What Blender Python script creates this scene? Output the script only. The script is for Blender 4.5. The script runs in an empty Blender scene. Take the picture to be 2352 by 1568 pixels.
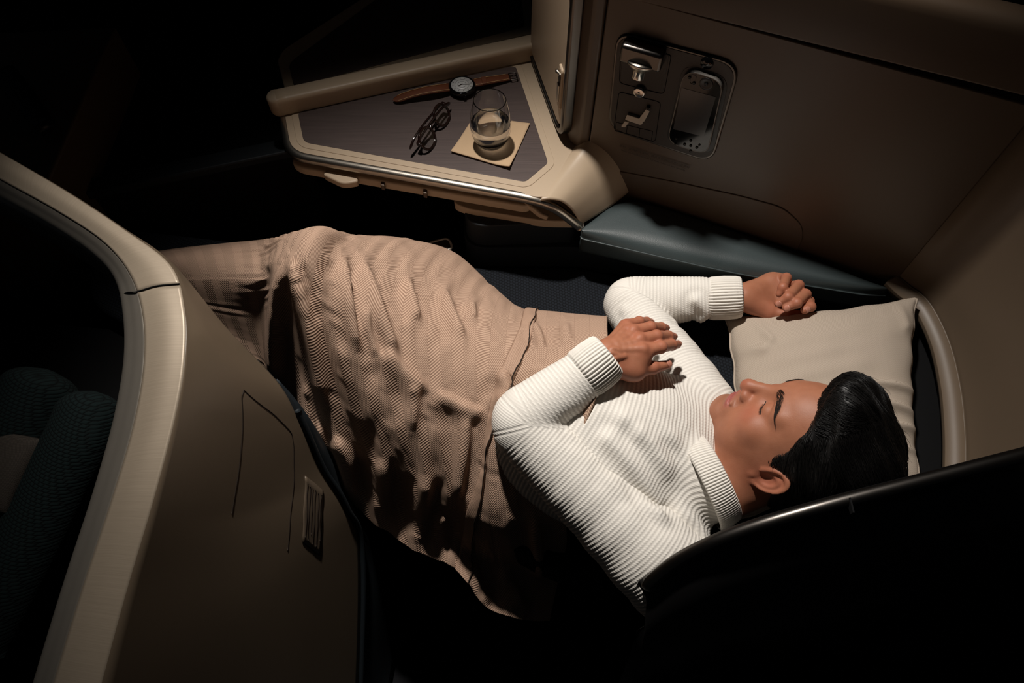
import bpy, math, random
import numpy as np
from mathutils import Vector, Matrix
random.seed(7); RNG = np.random.default_rng(7)
SC = bpy.context.scene
COL = SC.collection

# ------------------------------------------------------------------ camera
F_PX = 1600.0; CAM_T = math.radians(29.8); CAM = np.array((0.0, 0.0, 1.685))
cam_d = bpy.data.cameras.new('camera'); cam_d.sensor_width = 36.0; cam_d.lens = 36.0*F_PX/2352.0
cam_d.clip_start = 0.02; cam_d.clip_end = 60
cam = bpy.data.objects.new('camera', cam_d); COL.objects.link(cam)
cam.location = CAM; cam.rotation_euler = (CAM_T, 0, 0)
SC.camera = cam

# ------------------------------------------------------------------ world, lamps, exposure
world = bpy.data.worlds.new('cabin_night'); SC.world = world; world.use_nodes = True
world.node_tree.nodes['Background'].inputs[0].default_value = (0.75, 0.85, 1.0, 1)
world.node_tree.nodes['Background'].inputs[1].default_value = 0.0045
LAMP_POS = Vector((-0.22, 1.27, 2.50)); LAMP_AIM = Vector((0.03, 0.60, 0.65))
def add_spot(name, pos, aim, watts, angle, blend, radius, color):
    d = bpy.data.lights.new(name, 'SPOT'); d.energy = watts; d.spot_size = math.radians(angle)
    d.spot_blend = blend; d.shadow_soft_size = radius; d.color = color
    o = bpy.data.objects.new(name, d); COL.objects.link(o); o.location = pos
    o.rotation_euler = (aim - pos).to_track_quat('-Z', 'Y').to_euler(); return o
add_spot('reading_spot', LAMP_POS, LAMP_AIM, 212, 54, 1.0, 0.05, (1.0, 0.94, 0.88))
SC.view_settings.view_transform = 'Standard'; SC.view_settings.look = 'None'
SC.view_settings.exposure = 0.0; SC.view_settings.gamma = 1.0
SC.view_settings.use_curve_mapping = False

# ------------------------------------------------------------------ measuring helpers (photo pixel -> point in the cabin)
_s, _c = math.sin(CAM_T), math.cos(CAM_T)
def ray(px, py):
    a = (px-1176)/F_PX; b = (784-py)/F_PX
    return np.array((a, _s+b*_c, -_c+b*_s))
def PZ(px, py, z):
    r = ray(px, py); return CAM + r*((z-CAM[2])/r[2])
def to_px(P):
    P = np.asarray(P, float); v = P-CAM
    d = v[..., 1]*_s - v[..., 2]*_c; u = v[..., 1]*_c + v[..., 2]*_s
    return np.stack((1176+F_PX*v[..., 0]/d, 784-F_PX*u/d), -1)
W0 = np.array((.135, .998)); WD = np.array((.911, -.412)); WN = np.array((-.412, -.911))
def WP(s, z, off=0.0):
    p = W0+WD*s+WN*off; return np.array((p[0], p[1], z))
def PW(px, py):
    r = ray(px, py); t = ((W0-CAM[:2])@WN)/(r[:2]@WN); p = CAM+t*r
    return float((p[:2]-W0)@WD), float(p[2])

# ------------------------------------------------------------------ materials
def srgb(r, g, b):
    f = lambda c: (c/255/12.92) if c/255 <= .04045 else ((c/255+.055)/1.055)**2.4
    return (f(r), f(g), f(b), 1)
class NT:
    def __init__(s, m): s.t = m.node_tree; s.n = s.t.nodes; s.l = s.t.links; s.b = s.n['Principled BSDF']
    def add(s, kind, **kw):
        nd = s.n.new(kind)
        for k, v in kw.items():
            if k.startswith('i_'):
                key = k[2:]; key = int(key) if key.isdigit() else key.replace('_', ' ')
                if hasattr(v, 'is_output'): s.l.new(v, nd.inputs[key])
                else: nd.inputs[key].default_value = v
            else: setattr(nd, k, v)
        return nd
    def math(s, op, a, b=None, c=None):
        nd = s.n.new('ShaderNodeMath'); nd.operation = op
        for i, v in enumerate((a, b, c)):
            if v is None: continue
            if hasattr(v, 'is_output'): s.l.new(v, nd.inputs[i])
            else: nd.inputs[i].default_value = v
        return nd.outputs[0]
    def mix(s, fac, a, b):
        nd = s.n.new('ShaderNodeMix'); nd.data_type = 'RGBA'
        for i, v in ((0, fac), (6, a), (7, b)):
            if hasattr(v, 'is_output'): s.l.new(v, nd.inputs[i])
            else: nd.inputs[i].default_value = v
        return nd.outputs[2]
    def bump(s, h, strength, dist):
        nd = s.add('ShaderNodeBump', i_Strength=strength, i_Distance=dist); s.l.new(h, nd.inputs['Height'])
        s.l.new(nd.outputs[0], s.b.inputs['Normal']); return nd
    def noise(s, scale, detail=3, vec=None, rough=.5):
        nd = s.add('ShaderNodeTexNoise'); nd.inputs['Scale'].default_value = scale; nd.inputs['Detail'].default_value = detail
        nd.inputs['Roughness'].default_value = rough
        if vec is None:
            g = s.add('ShaderNodeTexCoord'); vec = g.outputs['Object']
        s.l.new(vec, nd.inputs['Vector']); return nd.outputs['Fac']
def mk(name, col, rough=.5, metal=0.0, spec=.5):
    m = bpy.data.materials.new(name); m.use_nodes = True; t = NT(m)
    t.b.inputs['Base Color'].default_value = col; t.b.inputs['Roughness'].default_value = rough
    t.b.inputs['Metallic'].default_value = metal; t.b.inputs['Specular IOR Level'].default_value = spec
    return m, t
M = {}
def plain(key, col, rough=.5, metal=0.0, spec=.5, nscale=0, namp=.08, bscale=0, bdist=.0003, bstr=.5):
    m, t = mk(key, col, rough, metal, spec)
    if nscale:
        f = t.noise(nscale, 4)
        t.l.new(t.mix(f, tuple(c*(1-namp) for c in col[:3])+(1,), tuple(min(1, c*(1+namp)) for c in col[:3])+(1,)), t.b.inputs['Base Color'])
    if bscale: t.bump(t.noise(bscale, 3), bstr, bdist)
    M[key] = m; return m, t
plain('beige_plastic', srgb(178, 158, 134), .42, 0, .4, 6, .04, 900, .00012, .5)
plain('front_shell_shaded', srgb(102, 88, 72), .38, 0, .45, 5, .05, 900, .0001, .4)  # suite beige darkened in the colour to stand in for dimmer light
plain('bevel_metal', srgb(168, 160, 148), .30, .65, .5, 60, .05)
plain('head_shell_shaded', srgb(112, 96, 79), .42, 0, .4, 5, .05, 900, .0001, .4)  # same beige again, with the shade behind the head in its colour
plain('beige_shaded', srgb(82, 67, 53), .40, 0, .45, 5, .05, 900, .0001, .4)  # shaded copy of the console beige, wall shade put into the colour
plain('dark_plastic', srgb(46, 39, 34), .45, 0, .4, 8, .06, 1200, .0001, .4)
plain('black_plastic', srgb(20, 19, 19), .35, 0, .4, 8, .06)
plain('matte_black', srgb(14, 14, 15), .8, 0, .2, 8, .06)
plain('cabin_dark', srgb(22, 22, 24), .9, 0, .1, 3, .1)
plain('gloss_black', srgb(10, 10, 11), .08, 0, .5, 8, .05)
plain('screen_glass', srgb(58, 58, 60), .16, 0, .6, 4, .05)
plain('chrome', srgb(205, 200, 192), .16, 1, .5, 30, .04)
plain('satin_metal', srgb(180, 172, 160), .30, 1, .5, 60, .06)
plain('gunmetal', srgb(92, 88, 84), .32, 1, .5, 40, .06)
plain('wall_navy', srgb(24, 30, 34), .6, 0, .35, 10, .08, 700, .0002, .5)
plain('napkin_paper', srgb(188, 160, 128), .85, 0, .2, 40, .05, 500, .0003, .4)
plain('tan_leather', srgb(90, 46, 22), .5, 0, .4, 60, .15, 600, .0003, .5)
plain('stitch_thread', srgb(196, 160, 110), .8, 0, .2, 50, .05)
plain('tortoise', srgb(26, 14, 12), .12, 0, .6, 70, .5)
plain('dial_white', srgb(178, 178, 176), .4, 0, .4, 30, .03)
plain('ink_grey', srgb(44, 36, 30), .7, 0, .2, 30, .05)
plain('placard_film', srgb(98, 85, 71), .3, 0, .5, 10, .03)
plain('hair_black', srgb(13, 11, 10), .45, 0, .5, 200, .3)
plain('lash_dark', srgb(30, 21, 17), .6, 0, .3, 100, .1)
plain('nail_pink', srgb(188, 128, 108), .25, 0, .5, 100, .05)
plain('white_print', srgb(170, 166, 160), .6, 0, .3, 30, .03)
plain('handset_rim', srgb(104, 100, 95), .35, .2, .5, 40, .05)
plain('steel_icon', srgb(186, 178, 166), .35, .3, .5, 40, .05)
# brushed taupe metal band
m, t = mk('brushed_taupe', srgb(150, 135, 115), .45, .25); M['brushed_taupe'] = m
tc = t.add('ShaderNodeAttribute', attribute_name='cloth_uv')
mp = t.add('ShaderNodeMapping'); mp.inputs['Scale'].default_value = (14, 900, 1); t.l.new(tc.outputs['Vector'], mp.inputs['Vector'])
nz = t.noise(1.0, 3, mp.outputs[0]); t.bump(nz, .12, .0003)
t.l.new(t.mix(nz, srgb(150, 136, 118), srgb(172, 157, 137)), t.b.inputs['Base Color'])
# dark wood-look laminate
m, t = mk('wood_inlay', srgb(70, 58, 54), .38); M['wood_inlay'] = m
tc = t.add('ShaderNodeTexCoord'); mp = t.add('ShaderNodeMapping'); mp.inputs['Rotation'].default_value = (0, 0, math.radians(-9))
mp.inputs['Scale'].default_value = (10, 330, 10); t.l.new(tc.outputs['Object'], mp.inputs['Vector'])
nz = t.noise(1.0, 5, mp.outputs[0], .65)
t.l.new(t.mix(nz, srgb(52, 44, 42), srgb(96, 82, 78)), t.b.inputs['Base Color']); t.bump(nz, .3, .0004)
# dark green leather
m, t = mk('green_leather', srgb(56, 65, 66), .40); M['green_leather'] = m
v = t.add('ShaderNodeTexVoronoi', feature='DISTANCE_TO_EDGE'); v.inputs['Scale'].default_value = 420
tc = t.add('ShaderNodeTexCoord'); t.l.new(tc.outputs['Object'], v.inputs['Vector'])
t.bump(v.outputs['Distance'], .35, .0004)
# woven seat fabric
def weave(key, c0, c1, scale, rough=.9, rot=0.0, bd=.0008):
    m, t = mk(key, c0, rough, 0, .2); M[key] = m
    tc = t.add('ShaderNodeTexCoord'); mp = t.add('ShaderNodeMapping'); mp.inputs['Rotation'].default_value = (0, 0, rot)
    mp.inputs['Scale'].default_value = (scale,)*3; t.l.new(tc.outputs['Object'], mp.inputs['Vector'])
    sp = t.add('ShaderNodeSeparateXYZ'); t.l.new(mp.outputs[0], sp.inputs[0])
    y = t.math('ADD', sp.outputs[1], sp.outputs[2])
    row = t.math('FLOOR', y); off = t.math('MULTIPLY', t.math('MODULO', row, 2.0), .5)
    fx = t.math('ABSOLUTE', t.math('SUBTRACT', t.math('FRACT', t.math('ADD', sp.outputs[0], off)), .5))
    fy = t.math('ABSOLUTE', t.math('SUBTRACT', t.math('FRACT', y), .5))
    hgt = t.math('SUBTRACT', 1.0, t.math('POWER', t.math('MULTIPLY', t.math('MAXIMUM', fx, fy), 2.0), 3.0))
    t.l.new(t.mix(hgt, c0, c1), t.b.inputs['Base Color']); t.bump(hgt, .8, bd)
weave('navy_weave', srgb(7, 8, 10), srgb(27, 31, 37), 160, rot=.45)
weave('green_weave', srgb(5, 8, 8), srgb(20, 33, 33), 150, rot=.7)
weave('linen', srgb(150, 134, 118), srgb(196, 182, 166), 700, .9, .1, .0003)
weave('grey_linen', srgb(44, 39, 35), srgb(76, 69, 62), 600, .9, .2, .0003)
# herringbone blanket
m, t = mk('herringbone', srgb(170, 135, 110), .95, 0, .15); M['herringbone'] = m
at = t.add('ShaderNodeAttribute', attribute_name='cloth_uv'); sp = t.add('ShaderNodeSeparateXYZ'); t.l.new(at.outputs['Vector'], sp.inputs[0])
tri = t.math('PINGPONG', sp.outputs[0], .020)
ph = t.math('MULTIPLY', t.math('ADD', sp.outputs[1], tri), 2*math.pi/.0040)
sn = t.math('MULTIPLY_ADD', t.math('SINE', ph), .5, .5)
edge = t.math('LESS_THAN', t.math('ABSOLUTE', t.math('SUBTRACT', t.math('FRACT', t.math('DIVIDE', sp.outputs[0], .020)), .5)), .485)
fl = t.noise(900, 2); v2 = t.math('MULTIPLY', t.math('MULTIPLY', sn, t.math('MULTIPLY_ADD', edge, .45, .55)), t.math('MULTIPLY_ADD', fl, .5, .7))
t.l.new(t.mix(v2, srgb(138, 110, 93), srgb(198, 168, 145)), t.b.inputs['Base Color']); t.bump(v2, .75, .0008)
# blanket hem band
m, t = mk('hem_satin', srgb(176, 144, 118), .75, 0, .3); M['hem_satin'] = m
at = t.add('ShaderNodeAttribute', attribute_name='cloth_uv'); sp = t.add('ShaderNodeSeparateXYZ'); t.l.new(at.outputs['Vector'], sp.inputs[0])
w = t.math('MULTIPLY_ADD', t.math('SINE', t.math('MULTIPLY', t.math('ADD', sp.outputs[0], t.math('MULTIPLY', sp.outputs[1], .5)), 2*math.pi/.0022)), .5, .5)
t.l.new(t.mix(w, srgb(142, 113, 95), srgb(188, 157, 134)), t.b.inputs['Base Color']); t.bump(w, .4, .0004)
# knitwear: rib_s runs across the ribs, rib_a along them
def knit(key, base, rib=True):
    m, t = mk(key, base, .95, 0, .15); M[key] = m
    at = t.add('ShaderNodeAttribute', attribute_name='cloth_uv'); sp = t.add('ShaderNodeSeparateXYZ'); t.l.new(at.outputs['Vector'], sp.inputs[0])
    st = t.math('MULTIPLY_ADD', t.math('SINE', t.math('MULTIPLY', sp.outputs[1], 2*math.pi/.0042)), .5, .5)
    rb = t.math('MULTIPLY_ADD', t.math('SINE', t.math('MULTIPLY', sp.outputs[0], 2*math.pi/.0062)), .5, .5)
    fz = t.noise(1400, 2)
    hgt = t.math('ADD', t.math('MULTIPLY', t.math('MULTIPLY', st, rb), .5), t.math('MULTIPLY', fz, .3))
    t.bump(hgt, .6, .0009)
    dark = tuple(c*.72 for c in base[:3])+(1,)
    t.l.new(t.mix(t.math('MULTIPLY_ADD', rb, .6, .4), dark, base), t.b.inputs['Base Color'])
knit('white_knit', srgb(232, 227, 218))
# skin: colour attribute r lips, g rosy, b stubble
m, t = mk('skin', srgb(190, 130, 100), .52, 0, .4); M['skin'] = m
at = t.add('ShaderNodeVertexColor', layer_name='tone'); sp = t.add('ShaderNodeSeparateColor'); t.l.new(at.outputs['Color'], sp.inputs[0])
nz = t.noise(60, 4)
c = t.mix(nz, srgb(152, 96, 70), srgb(176, 118, 90))
c = t.mix(t.math('MULTIPLY', sp.outputs[1], .55), c, srgb(172, 92, 72))
stb = t.math('MULTIPLY', sp.outputs[2], t.math('MULTIPLY_ADD', t.noise(1500, 2), 1.2, -.25))
c = t.mix(t.math('MULTIPLY', stb, .7), c, srgb(92, 66, 56))
c = t.mix(sp.outputs[0], c, srgb(158, 88, 80))
t.l.new(c, t.b.inputs['Base Color'])
t.b.inputs['Subsurface Weight'].default_value = .12; t.b.inputs['Subsurface Radius'].default_value = (.006, .0025, .0012); t.b.inputs['Subsurface Scale'].default_value = 1.0
t.bump(t.noise(650, 4), .25, .0006)
# drinking glass, water, lens
m, t = mk('clear_glass', (1, 1, 1, 1), .0); M['clear_glass'] = m; t.b.inputs['Transmission Weight'].default_value = 1; t.b.inputs['IOR'].default_value = 1.48
nz = t.noise(4, 1); t.l.new(t.mix(nz, (.97, .98, .98, 1), (1, 1, 1, 1)), t.b.inputs['Base Color'])
m, t = mk('water', (.98, .99, 1, 1), .0); M['water'] = m; t.b.inputs['Transmission Weight'].default_value = 1; t.b.inputs['IOR'].default_value = 1.33
nz = t.noise(4, 1); t.l.new(t.mix(nz, (.97, .98, .99, 1), (1, 1, 1, 1)), t.b.inputs['Base Color'])
m, t = mk('lens', (1, 1, 1, 1), .02); M['lens'] = m
tr_ = t.add('ShaderNodeBsdfTransparent'); gs_ = t.add('ShaderNodeBsdfGlossy'); gs_.inputs['Roughness'].default_value = .02
t.l.new(t.mix(t.noise(4, 1), (.92, .93, .93, 1), (.96, .97, .97, 1)), tr_.inputs[0])
ms_ = t.add('ShaderNodeMixShader', i_0=.07); t.l.new(tr_.outputs[0], ms_.inputs[1]); t.l.new(gs_.outputs[0], ms_.inputs[2]); t.l.new(ms_.outputs[0], t.n['Material Output'].inputs['Surface'])

# ------------------------------------------------------------------ object helpers
def tag(o, label=None, cat=None, group=None, kind=None):
    for k, v in (('label', label), ('category', cat), ('group', group), ('kind', kind)):
        if v: o[k] = v
    return o
def thing(name, label, cat, loc, group=None):
    o = bpy.data.objects.new(name, None); o.empty_display_size = .05; COL.objects.link(o); o.location = Vector(loc)
    return tag(o, label, cat, group)
def link(name, me, mat, parent=None, smooth=True):
    if mat is not None and not me.materials: me.materials.append(M[mat] if isinstance(mat, str) else mat)
    if smooth: me.polygons.foreach_set('use_smooth', np.ones(len(me.polygons), bool))
    o = bpy.data.objects.new(name, me); COL.objects.link(o)
    if parent is not None:
        o.parent = parent
        off = Vector((0, 0, 0)); q = parent
        while q is not None: off += q.location; q = q.parent
        o.location = -off
    return o
def mesh(name, V, F, mat, parent=None, smooth=True, uv=None, tone=None, weld=False):
    me = bpy.data.meshes.new(name)
    V = np.asarray(V, np.float32).reshape(-1, 3)
    if isinstance(F, np.ndarray):
        n, k = F.shape
        me.vertices.add(len(V)); me.vertices.foreach_set('co', V.ravel())
        me.loops.add(n*k); me.loops.foreach_set('vertex_index', F.astype(np.int32).ravel())
        me.polygons.add(n); me.polygons.foreach_set('loop_start', np.arange(0, n*k, k, dtype=np.int32))
        me.polygons.foreach_set('loop_total', np.full(n, k, np.int32))
        me.update(calc_edges=True)
    else:
        me.from_pydata(V.tolist(), [], [list(map(int, f)) for f in F]); me.update()
    if uv is not None:
        a = me.attributes.new('cloth_uv', 'FLOAT_VECTOR', 'POINT')
        u3 = np.zeros((len(V), 3), np.float32); u3[:, :2] = uv; a.data.foreach_set('vector', u3.ravel())
    if tone is not None:
        a = me.color_attributes.new('tone', 'FLOAT_COLOR', 'POINT')
        c4 = np.ones((len(V), 4), np.float32); c4[:, :3] = tone; a.data.foreach_set('color', c4.ravel())
    return link(name, me, mat, parent, smooth)
def auto_smooth(o, ang=35):
    me = o.data; me.polygons.foreach_set('use_smooth', np.ones(len(me.polygons), bool))
    try: me.set_sharp_from_angle(angle=math.radians(ang))
    except Exception: pass
    return o
def bevel(o, w, seg=3, ang=40):
    md = o.modifiers.new('bevel', 'BEVEL'); md.width = w; md.segments = seg; md.limit_method = 'ANGLE'; md.angle_limit = math.radians(ang)
    md.harden_normals = False
    return auto_smooth(o, 50)
def cr(P, n, closed=False):
    P = np.asarray(P, float); k = len(P)
    if closed: Q = np.concatenate((P[-1:], P, P[:2])); seg = k
    else: Q = np.concatenate((2*P[:1]-P[1:2], P, 2*P[-1:]-P[-2:-1])); seg = k-1
    t = np.linspace(0, seg, n, endpoint=not closed); i = np.minimum(t.astype(int), seg-1)
    f = (t-i).reshape((-1,)+(1,)*(P.ndim-1))
    a, b, c, d = Q[i], Q[i+1], Q[i+2], Q[i+3]
    return .5*((2*b)+(-a+c)*f+(2*a-5*b+4*c-d)*f**2+(-a+3*b-3*c+d)*f**3)
def even(P, n, closed=False):
    P = np.asarray(P, float)
    if closed: P = np.vstack((P, P[:1]))
    L = np.r_[0, np.cumsum(np.linalg.norm(np.diff(P, axis=0), axis=1))]
    t = np.linspace(0, L[-1], n, endpoint=not closed)
    return np.stack([np.interp(t, L, P[:, j]) for j in range(P.shape[1])], 1)
def grid_normals(G):
    du = np.gradient(G, axis=0); dv = np.gradient(G, axis=1); n = np.cross(du, dv)
    return n/np.maximum(np.linalg.norm(n, axis=2, keepdims=True), 1e-9)
def grid_uv(G):
    du = np.linalg.norm(np.diff(G, axis=0), axis=2); dv = np.linalg.norm(np.diff(G, axis=1), axis=2)
    u = np.r_[0, np.cumsum(du.mean(1))][:, None]+0*G[..., 0]; v = np.r_[0, np.cumsum(dv.mean(0))][None, :]+0*G[..., 0]
    return np.stack((u, v), -1)
def gquads(nu, nv, cu=False, cv=False, base=0):
    a = np.arange(nu*nv).reshape(nu, nv)
    if cu: a = np.vstack((a, a[:1]))
    if cv: a = np.hstack((a, a[:, :1]))
    return np.stack((a[:-1, :-1], a[1:, :-1], a[1:, 1:], a[:-1, 1:]), -1).reshape(-1, 4)+base
def sheet(name, G, thick, mat, parent=None, uv=None, flip=False):
    G = np.asarray(G, float); nu, nv = G.shape[:2]
    if flip == 'up': flip = bool(grid_normals(G)[..., 2].mean() < 0)
    N = grid_normals(G)*(-1 if flip else 1)
    uv = grid_uv(G) if uv is None else uv
    B = G-N*thick; n = nu*nv; q = gquads(nu, nv)
    if flip: q = q[:, ::-1]
    a = np.arange(n).reshape(nu, nv)
    loop = np.r_[a[0, :], a[1:, -1], a[-1, -2::-1], a[-2:0:-1, 0]]; l2 = np.roll(loop, -1)
    side = np.stack((l2, loop, loop+n, l2+n), 1)
    if not flip: side = side[:, ::-1]
    Fq = np.vstack((q, q[:, ::-1]+n, side))
    return mesh(name, np.vstack((G.reshape(-1, 3), B.reshape(-1, 3))), Fq, mat, parent, True, np.vstack((uv.reshape(-1, 2),)*2))
def loft(curves, n, m):
    A = np.stack([cr(np.asarray(c, float), n) for c in curves])   # curve, along, 3
    return cr(A, m)                                               # m x n x 3
def prism(name, poly, z0, z1, mat, parent=None, bev=0, seg=3):
    P = np.asarray(poly, float)[:, :2]; n = len(P)
    if np.sum(P[:, 0]*np.roll(P[:, 1], -1)-np.roll(P[:, 0], -1)*P[:, 1]) < 0: P = P[::-1]
    V = np.vstack((np.c_[P, np.full(n, z0)], np.c_[P, np.full(n, z1)]))
    Fs = [list(range(n))[::-1], list(range(n, 2*n))]+[[i, (i+1) % n, n+(i+1) % n, n+i] for i in range(n)]
    o = mesh(name, V, Fs, mat, parent, False)
    if bev: bevel(o, bev, seg)
    return auto_smooth(o, 40)
def fillet(poly, r, k=6):
    P = np.asarray(poly, float); n = len(P); out = []
    rr = r if hasattr(r, '__len__') else [r]*n
    for i in range(n):
        a, b, c = P[i-1], P[i], P[(i+1) % n]
        u = a-b; v = c-b; lu, lv = np.linalg.norm(u), np.linalg.norm(v); d = min(rr[i], lu*.45, lv*.45)
        p, q = b+u/lu*d, b+v/lv*d
        for t in np.linspace(0, 1, k): out.append((1-t)**2*p+2*t*(1-t)*b+t*t*q)
    return np.array(out)
def frames(P, closed=False, up=(0, 0, 1)):
    P = np.asarray(P, float)
    T = (np.roll(P, -1, 0)-np.roll(P, 1, 0)) if closed else np.gradient(P, axis=0)
    T /= np.maximum(np.linalg.norm(T, axis=1, keepdims=True), 1e-9)
    N = np.empty_like(T); n = np.cross(T[0], up)
    if np.linalg.norm(n) < 1e-3: n = np.cross(T[0], (1, 0, 0))
    for i in range(len(P)):
        n = n-T[i]*n.dot(T[i]); n /= np.linalg.norm(n); N[i] = n
    return T, N, np.cross(T, N)
def sweep(name, P, prof, mat, parent=None, closed=False, up=(0, 0, 1), fixed_up=False, scale=None, cap=True):
    """prof: closed 2-D profile (side, up)"""
    P = np.asarray(P, float); prof = np.asarray(prof, float); T, N, B = frames(P, closed, up)
    if fixed_up:
        u = np.asarray(up, float); N = np.cross(T, u); N /= np.linalg.norm(N, axis=1, keepdims=True); B = np.cross(N, T)
    s = np.ones(len(P)) if scale is None else np.asarray(scale)
    G = P[:, None]+s[:, None, None]*(prof[None, :, :1]*N[:, None]+prof[None, :, 1:]*B[:, None])
    nu, nv = G.shape[:2]; Fq = gquads(nu, nv, closed, True)
    L = np.r_[0, np.cumsum(np.linalg.norm(np.diff(P, axis=0), axis=1))]
    pl = np.r_[0, np.cumsum(np.linalg.norm(np.diff(prof, axis=0), axis=1))]
    uv = np.stack((np.broadcast_to(L[:, None], (nu, nv)), np.broadcast_to(pl[None], (nu, nv))), -1).reshape(-1, 2)
    Fl = Fq[:, ::-1].tolist()
    if not closed and cap: Fl += [list(range(nv)), list(range((nu-1)*nv, nu*nv))[::-1]]
    return mesh(name, G.reshape(-1, 3), Fl, mat, parent, True, uv)
def circ(r, n=12, ry=None):
    a = np.linspace(0, 2*math.pi, n, endpoint=False); return np.c_[r*np.cos(a), (ry or r)*np.sin(a)]
def rrect(w, h, r, k=4):
    return fillet([(-w/2, -h/2), (w/2, -h/2), (w/2, h/2), (-w/2, h/2)], r, k)
def tube(name, P, r, mat, parent=None, n=10, closed=False, taper=None):
    return sweep(name, P, circ(r, n), mat, parent, closed, scale=taper)
def lathe(name, prof, loc, mat, parent=None, n=48, axis=None):
    prof = np.asarray(prof, float); a = np.linspace(0, 2*math.pi, n, endpoint=False)
    G = np.stack((prof[:, None, 0]*np.cos(a), prof[:, None, 0]*np.sin(a), np.broadcast_to(prof[:, None, 1], (len(prof), n))), -1)
    V = G.reshape(-1, 3)
    if axis is not None:
        R = np.array(Vector((0, 0, 1)).rotation_difference(Vector(axis)).to_matrix()); V = V@R.T
    V = V+np.asarray(loc); Fq = gquads(len(prof), n, False, True)[:, ::-1].tolist()
    m_ = len(prof)
    if prof[0, 0] > 1e-6: Fq.append(list(range(n))[::-1])
    if prof[-1, 0] > 1e-6: Fq.append(list(range((m_-1)*n, m_*n)))
    return mesh(name, V, Fq, mat, parent)
def plate(name, pts2, z0, z1, fn, mat, parent=None, bev=0, seg=2):
    """closed outline pts2 (s,t) lifted by fn(s,t,height) between heights z0 and z1"""
    n = len(pts2); V = [fn(s, t, z0) for s, t in pts2]+[fn(s, t, z1) for s, t in pts2]
    Fs = [list(range(n))[::-1], list(range(n, 2*n))]+[[i, (i+1) % n, n+(i+1) % n, n+i] for i in range(n)]
    o = mesh(name, V, Fs, mat, parent, False)
    import bmesh
    bm = bmesh.new(); bm.from_mesh(o.data); bmesh.ops.recalc_face_normals(bm, faces=bm.faces); bm.to_mesh(o.data); bm.free()
    if bev: bevel(o, bev, seg)
    return auto_smooth(o, 40)

# ------------------------------------------------------------------ implicit surfaces
def smin(a, b, k):
    h = np.clip(.5+.5*(b-a)/k, 0, 1); return b+(a-b)*h-k*h*(1-h)
def smax(a, b, k): return -smin(-a, -b, k)
def f_cap(P, a, b, ra, rb=None):
    a = np.asarray(a, np.float32); d = np.asarray(b, np.float32)-a; rb = ra if rb is None else rb
    q = P-a; t = np.clip(q@d/max(float(d@d), 1e-12), 0, 1)
    return np.sqrt(((q-t[:, None]*d)**2).sum(1))-(ra+(rb-ra)*t)
def f_ell(P, c, r, R=None):
    q = P-np.asarray(c, np.float32)
    if R is not None: q = q@np.asarray(R, np.float32).T
    r = np.asarray(r, np.float32); k0 = np.sqrt(((q/r)**2).sum(1)); k1 = np.sqrt(((q/r**2)**2).sum(1))
    return k0*(k0-1)/np.maximum(k1, 1e-6)
def f_sph(P, c, r): return np.sqrt(((P-np.asarray(c, np.float32))**2).sum(1))-r
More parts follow.
